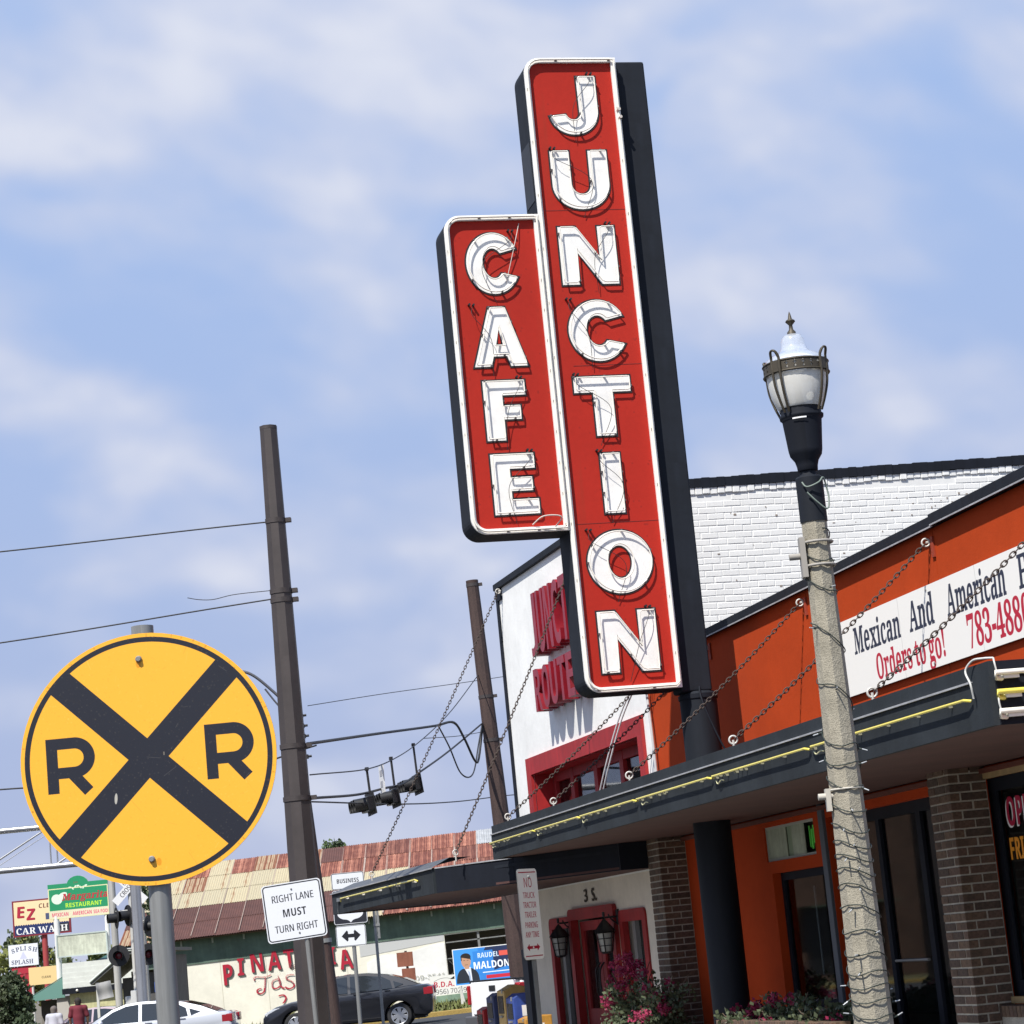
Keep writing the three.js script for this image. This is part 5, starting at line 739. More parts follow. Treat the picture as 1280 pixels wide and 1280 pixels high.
/* ---------- foliage ---------- */
function leafGeo(centres, size, seed, flatten = 1) { // centres: [x,y,z,r] clumps -> many small folded leaf faces
  const R = rng(seed), P = [], N = [];
  for (const [cx, cy, cz, r, n] of centres) for (let i = 0; i < n; i++) {
    const u = R() * 2 - 1, a = R() * 6.283, q = Math.pow(R(), .45) * r, s = Math.sqrt(1 - u * u), x = cx + q * s * Math.cos(a), y = cy + q * u * flatten, z = cz + q * s * Math.sin(a);
    const d = V(R() - .5, R() - .35, R() - .5).normalize(), e = V(R() - .5, R() - .5, R() - .5).cross(d).normalize(), L = size * (.6 + R() * .8), w = L * .42, o = V(x, y, z), tip = o.clone().addScaledVector(d, L), m = o.clone().addScaledVector(d, L * .45), l = m.clone().addScaledVector(e, w), k = m.clone().addScaledVector(e, -w), n = e.clone().cross(d);
    for (const v of [o, l, tip, o, tip, k]) { P.push(v.x, v.y, v.z); N.push(n.x, n.y, n.z); }
  }
  const g = new THREE.BufferGeometry(); g.setAttribute('position', new THREE.Float32BufferAttribute(P, 3)); g.setAttribute('normal', new THREE.Float32BufferAttribute(N, 3)); return g;
}
const leafM = (r, g, b) => new THREE.MeshPhysicalMaterial({ color: col(r, g, b), roughness: .75, side: THREE.DoubleSide, transmission: .25, thickness: 0 });
const LM = { dark: leafM(.045, .075, .028), mid: leafM(.075, .12, .035), yellow: leafM(.20, .22, .05), olive: leafM(.075, .10, .045), bract: leafM(.27, .006, .062), bract2: leafM(.33, .010, .072) };
function tree(label, [x, y, z], h, cw, mats, seed, clumps = 26, per = 90, leaf = .22) {
  const t = thing('tree', label, 'tree', [x, y, z]), R = rng(seed), cs = [], limbs = [];
  for (let i = 0; i < clumps; i++) { const a = R() * 6.283, u = R(), rr2 = cw * (.25 + .75 * Math.sqrt(R())) * .62, yy = h * (.45 + .5 * u), k = Math.sin(Math.PI * (.18 + .75 * u)); cs.push([Math.cos(a) * rr2 * k, yy, Math.sin(a) * rr2 * k, cw * (.16 + .14 * R()), per]); }
  const bark = M(.12, .09, .065, .9, { tx: 'speck' }); mesh('trunk', rod([0, -.3, 0], [R() * .2, h * .55, R() * .2], h * .035, h * .018, 9), bark, t);
  for (let i = 0; i < clumps; i += 3) limbs.push(rod([0, h * (.3 + .12 * R()), 0], cs[i].slice(0, 3), h * .012, h * .004, 6)); mesh('limbs', limbs, bark, t);
  const half = cs.length >> 1; mesh('crown', leafGeo(cs.slice(0, half), leaf, seed + 1), mats[0], t); mesh('crown', leafGeo(cs.slice(half), leaf, seed + 2), mats[1], t); return t;
}
tree('round dark green tree top showing over the tin roof', [-9.15, 0, -106], 7.2, 1.5, [LM.dark, LM.mid], 61, 34, 120, .16);
tree('yellow green tree behind the car wash signs at the left edge', [-25.2, -.6, -116], 5.0, 3.4, [LM.yellow, LM.olive], 62, 40, 110, .24);
tree('small bushy tree between the car wash pole and the blank sign', [-20.9, -.5, -113], 4.1, 1.6, [LM.yellow, LM.mid], 63, 26, 90, .2);
tree('dark leafy tree with pale trunk at the left picture edge', [-20.55, -.6, -92], 3.1, 1.15, [LM.dark, LM.olive], 64, 40, 90, .15);
tree('low dark shrub in front of the green awning', [-19.2, -.6, -88], 1.5, .9, [LM.dark, LM.dark], 65, 24, 110, .14);

/* ---------- railway crossing equipment ---------- */
{
  const t = thing('crossing_signal', 'railroad crossing signal with white crossbuck and two round red lights', 'crossing signal', [-11.86, gy(-11.86), -69]); const y0 = -gy(-11.86);
  mesh('mast', rod([0, -.1, 0], [0, 4.75 + y0, 0], .075, .075, 14), M(.62, .62, .60, .5, { tx: 'grime' }), t);
  const cb = (label, rot, w) => { const p = part('crossbuck_blade', t, [0, 4.40 + y0, .1 + (rot > 0 ? .012 : 0)]); printBoard(p, 'blade', 1.22, .23, .006, canvasTex(512, 96, (x) => { x.fillStyle = '#dadada'; x.fillRect(0, 0, 512, 96); signText(x, label, 256, 76, 76, .86, '#17181c', 'normal'); signText(x, label, 258, 76, 76, .86, '#17181c', 'normal'); }), MT.dimWhite); p.rotation.z = rot; };
  cb('RAIL ROAD', -.78, 1); cb('CROSSING', .78, 1);
  const light = (x, y, z, turn, red) => { const l = part('flashing_light', t, [x, y + y0, z], turn); mesh('background_disc', new THREE.CylinderGeometry(.30, .30, .02, 28).rotateX(Math.PI / 2), MT.black, l); mesh('visor', new THREE.CylinderGeometry(.135, .14, .26, 20, 1, true, .4, 5.5).rotateX(Math.PI / 2).translate(0, 0, .13), M(.012, .012, .013, .5, { side: THREE.DoubleSide }), l); mesh('lens', new THREE.SphereGeometry(.12, 18, 10, 0, 6.3, 0, .9).rotateX(Math.PI / 2).scale(1, 1, .4).translate(0, 0, -.01), red, l); mesh('lamp_case', new THREE.CylinderGeometry(.12, .1, .16, 16).rotateX(Math.PI / 2).translate(0, 0, -.1), MT.black, l); };
  const rd = M(.20, .012, .022, .25); light(-.42, 2.50, .12, .05, rd); light(.42, 2.46, .12, .25, rd); light(-.45, 3.56, -.05, -1.2, rd); light(-.1, 3.6, .02, -1.0, rd); light(.45, 3.25, 0, 1.3, rd);
  for (const [a, b] of [[[-.45, 2.66 + y0, .03], [.45, 2.66 + y0, .03]], [[-.45, 3.74 + y0, 0], [.2, 3.74 + y0, 0]], [[0, 3.4 + y0, 0], [.45, 3.4 + y0, 0]]]) mesh('light_arm', rod(a, b, .03), MT.galv, t);
  mesh('junction_case', [bx(-.14, .9 + y0, .02, .14, 1.5 + y0, .22, .02), bx(-.32, 1.1 + y0, .0, -.15, 1.35 + y0, .1, .02)], M(.55, .55, .53, .5), t);
}
{ // cantilever truss arm that carries signals over the road; its mast stands behind the yellow sign's post
  const t = thing('cantilever_truss', 'silver tubular truss arm reaching left from behind the round yellow sign', 'signal gantry', [-11.2, gy(-11.2), -66]), y0 = -gy(-10.35);
  mesh('mast', rod([0, -.1, 0], [0, 6.5 + y0, 0], .15, .14, 18), MT.galvBright, t);
  for (const z of [0, -.9]) { for (const y of [6.13, 5.05]) mesh('chord', rod([.1, y + y0, z], [-9, y + y0 + .02, z], z ? .014 : .082, z ? .014 : .082, 14), MT.galvBright, t); for (let i = 0; i < 5; i++) { const x = -.2 - i * 2.05; mesh('web_rod', rod([x, 6.13 + y0, z], [x, 5.05 + y0, z], .022, .022, 8), MT.galvBright, t); mesh('web_rod', rod([x - 2.0, 5.05 + y0, z], [x, 6.13 + y0, z], z ? .01 : .028, z ? .01 : .024, 8), MT.galvBright, t); } }
  const l = part('hanging_light', t, [-4.85, 4.42 + y0, 0]); mesh('lamp_case', [new THREE.SphereGeometry(.2, 14, 10).scale(1, .9, .8), new THREE.CylinderGeometry(.13, .14, .28, 14).rotateX(Math.PI / 2).translate(.1, -.12, .15), new THREE.CylinderGeometry(.12, .13, .2, 14).rotateZ(1.1).translate(-.16, .2, .1)], MT.black, l); mesh('hanger', rod([0, .1, 0], [0, .62, 0], .03), MT.galv, l);
}
{ const t = thing('wooden_utility_pole', 'brown wooden pole with a small blue notice behind the crossing signal', 'utility pole', [-11.85, gy(-11.8), -73]); mesh('pole', rod([.08, -.2, 0], [.02, 5.6, 0], .19, .15, 12), M(.13, .095, .065, .9, { tx: 'speck', k: .8 }), t); mesh('notice', bx(-.12, 1.62, .2, .26, 1.92, .215), M(.04, .12, .55, .5), t); mesh('vine', leafGeo([[0, 4.8, 0, .42, 260], [.05, 4.2, .05, .40, 260], [0, 3.5, 0, .36, 220], [.1, 3.0, 0, .34, 180]], .13, 71), LM.dark, t); }
for (const [x, z, h, r, label, m] of [[-13.45, -75, 5.3, .12, 'pale grey pole left of the crossbuck', M(.46, .46, .45, .7, { tx: 'grime' })], [-12.6, -75, 5.2, .13, 'pale grey pole right of the crossbuck', M(.5, .5, .5, .7, { tx: 'grime' })], [-11.0, -68, 2.6, .06, 'short white post beside the crossing lights', MT.dimWhite]]) { const t = thing('pole', label, 'pole', [x, gy(x), z]); mesh('shaft', rod([0, -.2, 0], [0, h, 0], r, r * .85, 12), m, t); mesh('cap', new THREE.CylinderGeometry(r * .95, r * .95, .05, 12).translate(0, h, 0), m, t); }

/* ---------- roadside signs far left ---------- */
{
  const t = thing('car_wash_sign', 'cream and blue EZ CAR WASH sign on a red pole', 'sign', [-22.98, gy(-23), -110]), y0 = -gy(-23);
  mesh('pole', rod([.05, -.2, -.1], [.05, 4.5 + y0, -.1], .13, .13, 12), M(.34, .05, .05, .6), t);
  const tx = canvasTex(768, 512, (x, w, h) => { x.fillStyle = '#e6cfa2'; x.fillRect(0, 0, w, h); x.fillStyle = '#1c2c5c'; x.beginPath(); x.moveTo(0, 360); for (let i = 0; i <= 24; i++) x.quadraticCurveTo(i * 32 + 16, 330, i * 32 + 32, 360); x.lineTo(w, h); x.lineTo(0, h); x.fill(); x.fillStyle = '#272a36'; x.fillRect(520, 370, 250, 142); const o = (s, px, py, sz, c, k) => { x.save(); x.translate(px, py); x.transform(1, 0, k, 1, 0, 0); x.font = `bold ${sz}px sans-serif`; x.fillStyle = c; x.fillText(s, 0, 0); x.restore(); }; o('E', 48, 250, 220, '#6d1526', -.08); o('Z', 186, 290, 220, '#6d1526', -.08); o('E', 40, 244, 220, '#a81f37', -.08); o('Z', 178, 284, 220, '#a81f37', -.08); o('CLEAN', 350, 130, 88, '#5a2a24', -.05); x.font = 'bold 124px serif'; x.fillStyle = '#e9e9e4'; x.fillText('CAR WASH', 34, 480); x.fillStyle = '#46506e'; x.fillRect(440, 210, 60, 90); x.lineWidth = 22; x.strokeStyle = '#7a2630'; x.strokeRect(10, 10, w - 20, h - 20); });
  printBoard(t, 'board', 2.62, 1.62, .14, tx, M(.3, .05, .06, .6), [0, 5.1 + y0, .05], .5);
}
{
  const t = thing('restaurant_sign', 'green Mexican restaurant sign with arched top above a blank panel on white posts', 'sign', [-18.38, gy(-18.4), -95]), y0 = -gy(-18.4);
  mesh('post', rod([-.93, -.2, -.1], [-.93, 4.6 + y0, -.1], .115, .115, 12), M(.72, .72, .70, .6), t); mesh('post', rod([1.05, -.2, -.1], [1.05, 4.6 + y0, -.1], .09, .09, 12), M(.72, .72, .70, .6), t);
  const g = part('green_board', t, [0, 5.17 + y0, 0]), out = [[-1.18, -.69], [1.18, -.69], [1.18, .66], [.44, .66], ...Array.from({ length: 9 }, (_, i) => { const a = (12 + i * 19.5) * D2R; return [.43 * Math.cos(a), .58 + .34 * Math.sin(a)]; }), [-.44, .66], [-1.18, .66]];
  const tx = canvasTex(768, 520, (x, w, h) => { x.fillStyle = '#1d8a5c'; x.fillRect(0, 0, w, h); x.fillStyle = '#d9d3b4'; x.fillRect(0, 416, w, 104); x.fillStyle = '#d5e3d2'; x.beginPath(); x.ellipse(110, 275, 70, 62, .3, 0, 7); x.fill(); x.beginPath(); x.ellipse(180, 240, 70, 40, -.5, 0, 7); x.fill(); for (let i = 0; i < 7; i++) { x.beginPath(); x.ellipse(285 + i * 34, 140 + 14 * Math.sin(i * 1.7), 20, 10, i, 0, 7); x.fill(); } const o = (s, px, py, f, c) => { x.font = f; x.fillStyle = c; x.fillText(s, px, py); }; o('Margaritas', 172, 300, 'italic bold 116px serif', '#8d1e2b'); o('Margaritas', 168, 296, 'italic bold 116px serif', '#b5303a'); o('RESTAURANT', 210, 388, 'bold 76px sans-serif', '#b6e23a'); x.save(); x.translate(34, 492); x.scale(.72, 1); o('MEXICAN', 0, 0, 'bold 66px sans-serif', '#cf3d68'); o('AMERICAN', 370, 0, 'bold 66px sans-serif', '#cf3d68'); o('SEA FOOD', 740, 0, 'bold 62px sans-serif', '#cf3d68'); x.restore(); x.font = 'italic 34px serif'; x.fillStyle = '#9a2030'; x.fillText('Los', 330, 92); x.lineWidth = 12; x.strokeStyle = '#d9d6a8'; x.strokeRect(6, 146, w - 12, h - 152); });
  printShape(g, 'board', out, .12, tx, M(.5, .5, .35, .6), .5).name = 'board_face';
  const bl = part('blank_board', t, [.05, 3.42 + y0, .05]); mesh('board', bx(-.98, -.42, -.06, .98, .42, .04), M(.62, .66, .55, .5, { tx: 'grime' }), bl); mesh('frame', boxUV(ext(polyShape([[-1.0, -.44], [1.0, -.44], [1.0, .44], [-1.0, .44]], [[[-.95, -.39], [.95, -.39], [.95, .39], [-.95, .39]]]), .02).translate(0, 0, .042)), M(.42, .48, .46, .6), bl);
}
{
  const t = thing('splish_splash_sign', 'white SPLISH SPLASH sign over a red panel among the trees', 'sign', [-22.8, gy(-22.8), -105]), y0 = -gy(-22.8);
  printBoard(t, 'board', 1.27, .92, .1, canvasTex(512, 368, (x, w, h) => { x.fillStyle = '#dfe2e8'; x.fillRect(0, 0, w, h); x.fillStyle = '#c6c9de'; x.beginPath(); x.moveTo(190, 250); x.lineTo(255, 120); x.lineTo(320, 250); x.fill(); [...'SPLISH'].forEach((c, i) => { x.save(); x.translate(90 + i * 70, 150 - 44 * Math.sin((i + .5) / 6 * Math.PI)); x.rotate((i - 2.5) * .1); x.font = 'bold 104px serif'; x.fillStyle = '#2c3552'; x.fillText(c, -30, 0); x.restore(); }); x.font = 'bold 104px serif'; x.save(); x.translate(40, 336); x.scale(.92, 1); x.fillStyle = '#2c3552'; x.fillText('SPLASH', 0, 0); x.restore(); }), MT.dimWhite, [0, 3.39 + y0, .1], .5);
  mesh('red_panel', [bx(-.55, 2.6 + y0, -.02, .5, 2.9 + y0, .1), bx(-.2, 1.6 + y0, -.02, .35, 2.6 + y0, .08)], M(.40, .02, .04, .6), t); mesh('pole', rod([0, -.2, 0], [0, 3.0 + y0, 0], .1, .1, 10), M(.3, .04, .05, .6), t);
  const u = thing('yellow_board', 'pale yellow wall board beside the green awning', 'sign', [-21.8, gy(-21.8), -104]); printBoard(u, 'board', 1.25, .74, .06, canvasTex(256, 152, (x) => { x.fillStyle = '#e0c48a'; x.fillRect(0, 0, 256, 152); x.font = 'bold 26px sans-serif'; x.fillStyle = '#54462e'; x.fillText('CLEAN', 110, 100); }), MT.tan, [0, 2.44 - gy(-21.8), 0], .6); mesh('post', [rod([-.5, -.1, -.06], [-.5, 2.3 - gy(-21.8), -.06], .05), rod([.5, -.1, -.06], [.5, 2.3 - gy(-21.8), -.06], .05)], MT.dimWhite, u);
  const v = thing('low_white_board', 'small white board below the yellow one near the trees', 'sign', [-22.75, gy(-22.7), -103]); printBoard(v, 'board', .8, .52, .06, canvasTex(256, 160, (x) => { x.fillStyle = '#d4d8d6'; x.fillRect(0, 0, 256, 160); x.fillStyle = '#4c564f'; for (let i = 0; i < 6; i++) x.fillRect(70 + i * 28, 26 + (i % 2) * 10, 14, 18); }), MT.dimWhite, [0, 1.88 - gy(-22.7), 0], .6); mesh('post', rod([0, -.1, -.06], [0, 1.8 - gy(-22.7), -.06], .05), MT.dimWhite, v);
}
{ // restaurant with green roof
  const t = thing('green_roof_restaurant', 'low white sided restaurant with green metal roof and awning', 'building', [-17, -.5, -94]);
  const sd = M(.66, .69, .65, .7, { tx: 'paint' }), gm = M(.05, .14, .12, .5, { tx: 'grime' });
  mesh('lower_wall', bx(-1.75, 0, -8, 3.5, 2.1, 0), M(.62, .62, .36, .8, { tx: 'grime' }), t); for (let i = 0; i < 5; i++) mesh('siding_board', bx(-1.95, 2.28 + i * .19, -8.1, 3.7, 2.475 + i * .19, .20 - i * .012), sd, t);
  mesh('fascia', bx(-1.98, 2.06, -8.1, 3.72, 2.27, .25), MT.navyDeep, t); for (let i = 0; i < 5; i++) mesh('lamp', new THREE.SphereGeometry(.05, 8, 6).translate(-1.4 + i * 1.0, 2.17, .27), M(.8, .8, .75, .4), t);
  mesh('roof', [(() => { const g = new THREE.CylinderGeometry(.4, 3.1, 1.1, 4, 1).rotateY(Math.PI / 4).scale(1.0, 1, 1.2).translate(1.2, 3.75, -4); return boxUV(g); })()], gm, t);
  { const aw = part('awning', t); const g = new THREE.BufferGeometry(), A = [[-1.95, 2.75, -.3], [-1.95, 2.75, -2.5], [-3.6, 1.9, -2.7], [-3.6, 1.9, -.1], [-1.95, 1.95, -.1]]; g.setAttribute('position', new THREE.Float32BufferAttribute([0, 3, 2, 0, 2, 1, 0, 4, 3].flatMap(i => A[i]), 3)); g.computeVertexNormals(); mesh('sheet', boxUV(g), M(.06, .17, .14, .6, { side: THREE.DoubleSide }), aw); for (let i = 0; i < 6; i++) mesh('rib', rod([-1.97, 2.77, -.3 - i * .42], [-3.6, 1.92, -.15 - i * .5], .02, .02, 6), gm, aw); mesh('post', rod([-3.35, 0, -.15], [-3.4, 1.95, -.15], .05, .05, 8), M(.4, .42, .44, .5), aw); }
  mesh('dark_porch', bx(-3.4, 0, -2.6, -1.8, 1.9, -2.5), MT.room, t); mesh('porch_wall', bx(-2.3, 0, -.3, -1.76, 2.0, -.2), M(.45, .43, .40, .8), t);
}
{ // dark shed by the tracks
  const t = thing('track_side_shed', 'dark open shed with pale roof edge and torn white cloth by the crossing', 'shed', [-13.5, gy(-13.5), -77]), y0 = -gy(-13.5), P = M(.11, .11, .115, .8, { tx: 'grime' });
  mesh('wall', [bx(-.55, 0, -4, 1.3, 2.1 + y0, -3.9), bx(1.2, 0, -4, 1.3, 2.5 + y0, 0), bx(-.3, 0, -.9, .3, 1.9 + y0, -.8), bx(.5, 0, -.6, 1.2, 2.0 + y0, -.5)], P, t);
  mesh('roof', boxUV(ext(polyShape([[-1.15, 1.86 + y0], [.05, 2.72 + y0], [1.5, 2.72 + y0], [1.5, 2.62 + y0], [.08, 2.62 + y0], [-1.1, 1.77 + y0]]), 4.3).translate(0, 0, -4)), M(.16, .17, .165, .7, { tx: 'grime' }), t); mesh('roof_edge', tube([[-1.15, 1.86 + y0, .32], [.05, 2.74 + y0, .32], [1.5, 2.74 + y0, .32]], .035, 6, false, false), M(.5, .54, .50, .6), t);
  mesh('post', bx(-.98, 0, .1, -.9, 1.85 + y0, .18), MT.dimWhite, t);
  { const g = new THREE.PlaneGeometry(.48, .52, 12, 10), p = g.attributes.position; for (let i = 0; i < p.count; i++) p.setZ(i, .05 * Math.sin(p.getX(i) * 14) + .04 * Math.sin(p.getY(i) * 9)); g.computeVertexNormals(); mesh('torn_cloth', g.rotateZ(.12).translate(-.68, 1.58 + y0, .36), M(.36, .36, .36, .9, { side: THREE.DoubleSide }), t); }
}

/* ---------- people (seen far off from behind) ---------- */
function field(bones, res, S, k = .05) { // smooth union of tapered capsules -> geometry; cube of half size S around (0,S,0)
  const mc = new MarchingCubes(res, new THREE.MeshStandardMaterial(), false, false, 200000); mc.isolation = 0; mc.reset();
  for (let z = 0; z < res; z++) for (let y = 0; y < res; y++) for (let x = 0; x < res; x++) {
    const px = (x / (res / 2) - 1) * S, py = (y / (res / 2) - 1) * S + S, pz = (z / (res / 2) - 1) * S; let d = 1e3;
    for (const [a, b, r0, r1] of bones) { const bx_ = b[0] - a[0], by = b[1] - a[1], bz = b[2] - a[2], ax = px - a[0], ay = py - a[1], az = pz - a[2], l = bx_ * bx_ + by * by + bz * bz || 1e-6, h = Math.max(0, Math.min(1, (ax * bx_ + ay * by + az * bz) / l)), q = Math.hypot(ax - bx_ * h, ay - by * h, az - bz * h) - (r0 + (r1 - r0) * h); const m = Math.max(0, Math.min(1, .5 + .5 * (d - q) / k)); d = d * (1 - m) + q * m - k * m * (1 - m); }
    mc.field[x + y * res + z * res * res] = -d;
  }
  mc.update(); const g = new THREE.BufferGeometry(); g.setAttribute('position', new THREE.BufferAttribute(mc.positionArray.slice(0, mc.count * 3), 3)); g.setAttribute('normal', new THREE.BufferAttribute(mc.normalArray.slice(0, mc.count * 3), 3)); g.scale(S, S, S).translate(0, S, 0); return g;
}
function person(label, pos, turn, shirt, trouser, hairC, o = {}) {
  const t = thing('person', label, 'person', pos, turn), b = o.bend || 0, sk = M(.36, .20, .13, .6);
  const Sh = [[-.19, 1.42, b * .8], [.19, 1.42, b * .8]], hd = [0, 1.60, b * 1.0 + .02];
  const arms = [0, 1].flatMap(i => { const s = i ? 1 : -1, e = [s * .27, 1.14, b * .4 + .02], h = [s * (o.carry ? .2 : .25), .90, b * .3 + .12]; return [[Sh[i], e, .055, .043], [e, h, .042, .03], [h, [h[0], h[1] - .09, h[2] + .02], .036, .022], ...[-.03, -.01, .01, .03].map((q, j) => [[h[0] + q * .5, h[1] - .07, h[2] + q], [h[0] + q * .4, h[1] - .15 + Math.abs(q) * .5, h[2] + q * 1.1 + .03], .009, .007]), [[h[0], h[1] - .03, h[2] + .03], [h[0] - s * .02, h[1] - .08, h[2] + .06], .011, .008]]; });
  const body = [[[0, .95, 0], [0, 1.15, b * .3], .15, .14], [[0, 1.15, b * .3], [0, 1.38, b * .75], .145, .15], [Sh[0], Sh[1], .07, .07], [[0, 1.42, b * .8], [0, 1.54, b * .95], .055, .05], [[hd[0], hd[1] - .03, hd[2] + .01], [hd[0], hd[1] + .035, hd[2] - .01], .085, .095], [[0, hd[1] - .01, hd[2] + .09], [0, hd[1] - .02, hd[2] + .105], .016, .014], ...[-1, 1].flatMap(s => [[[s * .09, .95, 0], [s * .10, .50, .02], .09, .062], [[s * .10, .50, .02], [s * .10, .09, -.03], .055, .04], [[s * .10, .06, -.03], [s * .11, .04, .13], .042, .034], [[s * .088, hd[1] + .0, hd[2]], [s * .096, hd[1] - .02, hd[2] - .005], .022, .016]]), ...arms];
  mesh('body', field(body, 96, .92, .035), sk, t);
  mesh('shirt', field([[[0, .93, 0], [0, 1.15, b * .3], .175, .165], [[0, 1.15, b * .3], [0, 1.38, b * .75], .168, .165], [Sh[0], Sh[1], .09, .09], ...[0, 1].map(i => { const s = i ? 1 : -1; return [Sh[i], [s * .255, 1.2, b * .5 + .01], .08, .072]; })], 80, .92, .04), M(...shirt, .9), t);
  mesh('trousers', field([[[0, .92, 0], [0, .97, 0], .165, .15], ...[-1, 1].flatMap(s => [[[s * .09, .93, 0], [s * .10, .50, .02], .11, .085], [[s * .10, .50, .02], [s * .10, .12, -.03], .082, .07]])], 80, .92, .03), M(...trouser, .9), t);
  mesh('hair', field([[[0, hd[1] + .03, hd[2] - .035], [0, hd[1] - .05, hd[2] - .05], .102, .085], [[0, hd[1] + .06, hd[2] + .0], [0, hd[1] + .05, hd[2] - .04], .088, .09]], 64, .92, .03), M(...hairC, .8), t); return t;
}
person('person in a maroon printed shirt seen from behind', [-14.72, gy(-14.72), -75], Math.PI * 1.05, [.14, .018, .03], [.03, .035, .045], [.02, .014, .012]);
person('person in a pale grey shirt with a dark shoulder bag', [-15.5, gy(-15.5) - .16, -75], Math.PI * .9, [.42, .42, .47], [.06, .06, .08], [.12, .10, .09], { bend: .06 });
{ const t = thing('shoulder_bag', 'dark shoulder bag held by the person in grey', 'bag', [-15.24, gy(-15.5) - .16, -75.02]); mesh('pouch', new RoundedBoxGeometry(.22, .32, .14, 3, .05).translate(0, .98, 0), M(.03, .03, .05, .8), t); mesh('strap', tube([[-.08, 1.1, .06], [-.2, 1.42, .1], [-.26, 1.5, 0], [-.2, 1.4, -.1], [-.06, 1.12, -.05]], .016), M(.03, .03, .05, .8), t); }
{ const t = thing('red_bin', 'small bright red bin left of the person in maroon', 'bin', [-15.02, gy(-15), -74.4]); mesh('tub', lathe([[.0001, .02], [.17, .02], [.22, .74], [.24, .76], [.24, .79]], 20), M(.55, .015, .02, .4), t); mesh('lid', lathe([[.245, .78], [.24, .82], [.15, .9], [.0001, .92]], 20), M(.6, .02, .02, .4), t); mesh('paper', bx(-.02, .9, -.1, .2, 1.0, .08).rotateZ(.3).translate(.25, -.05, 0), MT.dimWhite, t); }

/* ---------- planters with bougainvillea ---------- */
function planter(name, label, s0, s1, w0, w1, top, seed) {
  const t = thing('brick_planter', label, 'planter', fA(0, 0, 0), RA), R = rng(seed);
  mesh('mortar_core', bx(s0 + .012, .13, -w0 - .012, s1 - .012, top - .1, -w1), mortar, t);
  for (let r = 0, y = .14; y < top - .16; r++, y += .0835) for (let s = s0 + (r % 2 ? .0 : -.11), j = 0; s < s1 - .02; s += .22) { const a = Math.max(s0, s), e = Math.min(s1, s + .21); if (e - a < .05) continue; const m = mesh('brick', brickBox(+(e - a).toFixed(2), .0715, .1), brickMats[(R() * 5) | 0], t); m.position.set((a + e) / 2, y + .036, -w0 - .05); }
  for (let s = s0 + .04; s < s1; s += .081) { const m = mesh('cap_brick', brickBox(.07, .1, .2), brickMats[(R() * 5) | 0], t); m.position.set(s, top - .05, -w0 - .09); }
  for (const [a, e] of [[w0 + .12, w1]]) for (let y = .14, r = 0; y < top - .16; r++, y += .0835) for (let w = a; w < e - .02; w += .22) { const m = mesh('brick', brickBox(.1, .0715, .2), brickMats[(R() * 5) | 0], t); m.position.set(s1 - .05, y + .036, -Math.min(w + .1, e - .1)); }
  mesh('soil', bx(s0 + .1, top - .16, -w0 - .12, s1 - .1, top - .08, -w1), M(.05, .035, .025, .95), t); return t;
}
planter('a', 'brick planter at the foot of the left brick pilaster', 1.0, 3.9, 1.0, 1.66, .5, 81); planter('b', 'brick planter below the cafe window and entrance', 6.2, 9.9, 1.0, 1.66, .62, 82);
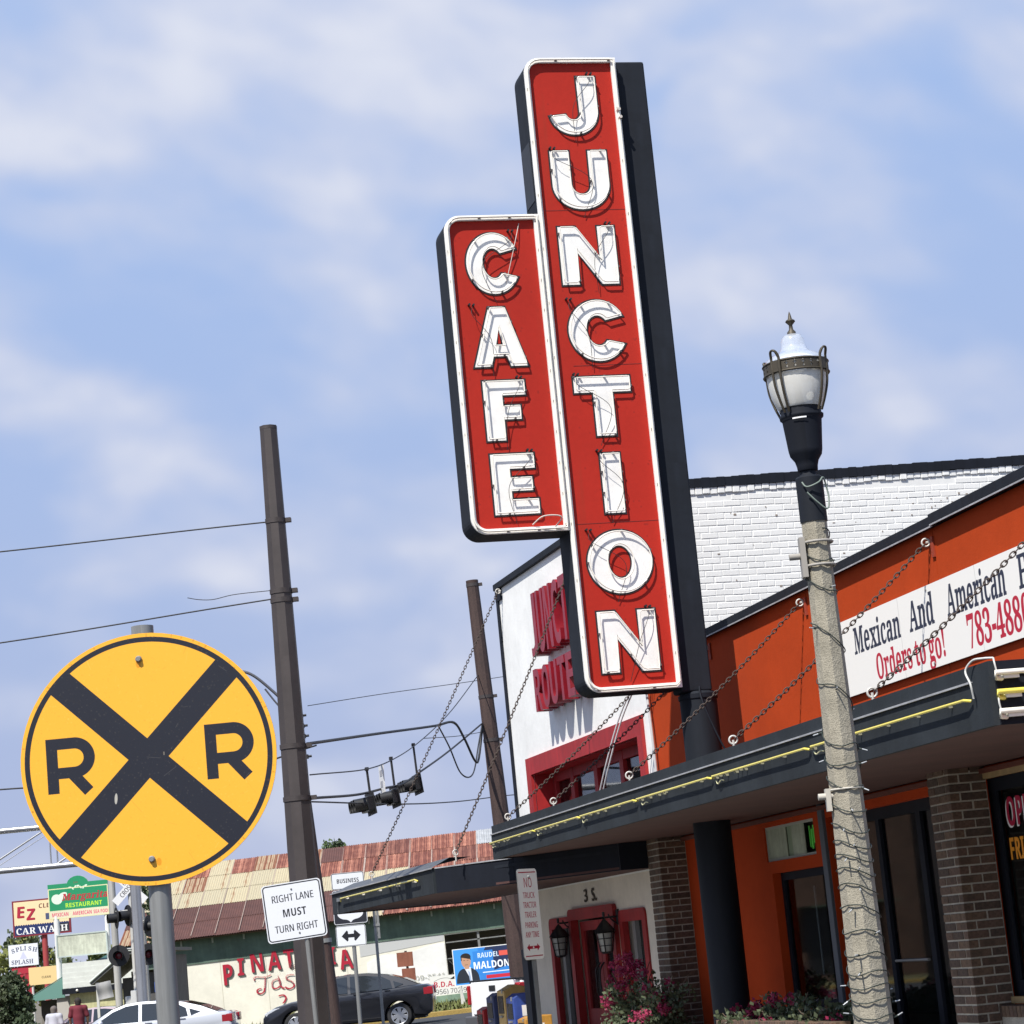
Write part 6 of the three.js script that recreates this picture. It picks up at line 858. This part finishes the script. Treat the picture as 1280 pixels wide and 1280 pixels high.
function bougainvillea(label, s, w, y0, h, spread, nb, seed, mass = []) {
  const t = thing('bougainvillea', label, 'shrub', fA(s, y0, w), RA, 'flowering shrubs in the planters'), R = rng(seed), stems = [], lc = [], fl = [], fl2 = [];
  for (let i = 0; i < 16; i++) { const x = (R() - .5) * spread * 2, z = (R() - .5) * .5, hh = h * (.35 + .65 * R()), m = [x * .45 + (R() - .5) * .1, hh * .6, z * .6]; stems.push(tube([[x * .2, 0, z * .2], m, [x, hh, z], [x * 1.1, hh + .04, z * 1.1]], .006, 5)); lc.push([m[0], m[1] * .8, m[2], .15, 34], [x, hh * .75, z, .14, 28]); }
  for (let i = 0; i < 14; i++) lc.push([(R() - .5) * spread * 2, h * .25 * R(), (R() - .5) * .5, .16, 60]);
  for (const [x, y, z, r, n] of mass) for (let i = 0; i < n; i++) (R() > .5 ? fl : fl2).push([x + (R() - .5) * r * 2, y + (R() - .5) * r, z + (R() - .5) * r, .05 + R() * .04, 40]);
  for (let i = 0; i < nb; i++) { const a = R(), x = (R() - .5) * spread * 2, hh = h * (.25 + .75 * R()) * (1 - .3 * Math.abs(x) / spread); (R() > .5 ? fl : fl2).push([x, hh, (R() - .3) * .5, .055 + R() * .05, 34]); }
  mesh('stems', stems, M(.10, .07, .05, .9), t); mesh('leaves', leafGeo(lc, .055, seed + 1), LM.olive, t).userData.kind = 'stuff'; if (fl.length) mesh('bracts', leafGeo(fl, .036, seed + 2), LM.bract, t).userData.kind = 'stuff'; if (fl2.length) mesh('bracts', leafGeo(fl2, .036, seed + 3), LM.bract2, t).userData.kind = 'stuff'; return t;
}
bougainvillea('tall magenta bougainvillea massed in front of the left pilaster', 1.85, 1.25, .42, .86, .42, 8, 91, [[.1, .86, .1, .2, 14], [.35, .8, 0, .18, 9], [-.3, .64, .15, .1, 5], [-.25, .38, .2, .14, 6]]); bougainvillea('sparser magenta bougainvillea between the left pilaster and the sign pole', 3.0, 1.3, .45, .66, .55, 7, 92, [[-.2, .5, .1, .08, 4], [.25, .38, .1, .07, 4], [.45, .25, .1, .08, 4]]); bougainvillea('low magenta flowers at the left end of the window planter', 6.7, 1.3, .5, .2, .45, 4, 93, [[-.3, .16, .1, .07, 5], [.25, .2, .1, .1, 8]]); bougainvillea('leggy green shrub with few flowers before the dark window', 8.0, 1.3, .5, .36, .75, 3, 94, [[-.3, .3, .1, .07, 4]]); bougainvillea('low green shrub partly hidden by the lamp post', 9.1, 1.3, .5, .24, .55, 3, 95);

/* ---------- shadows on, draw ---------- */
scene.traverse(o => { if (o.isMesh) { o.castShadow = true; o.receiveShadow = true; } });
renderer.render(scene, camera);
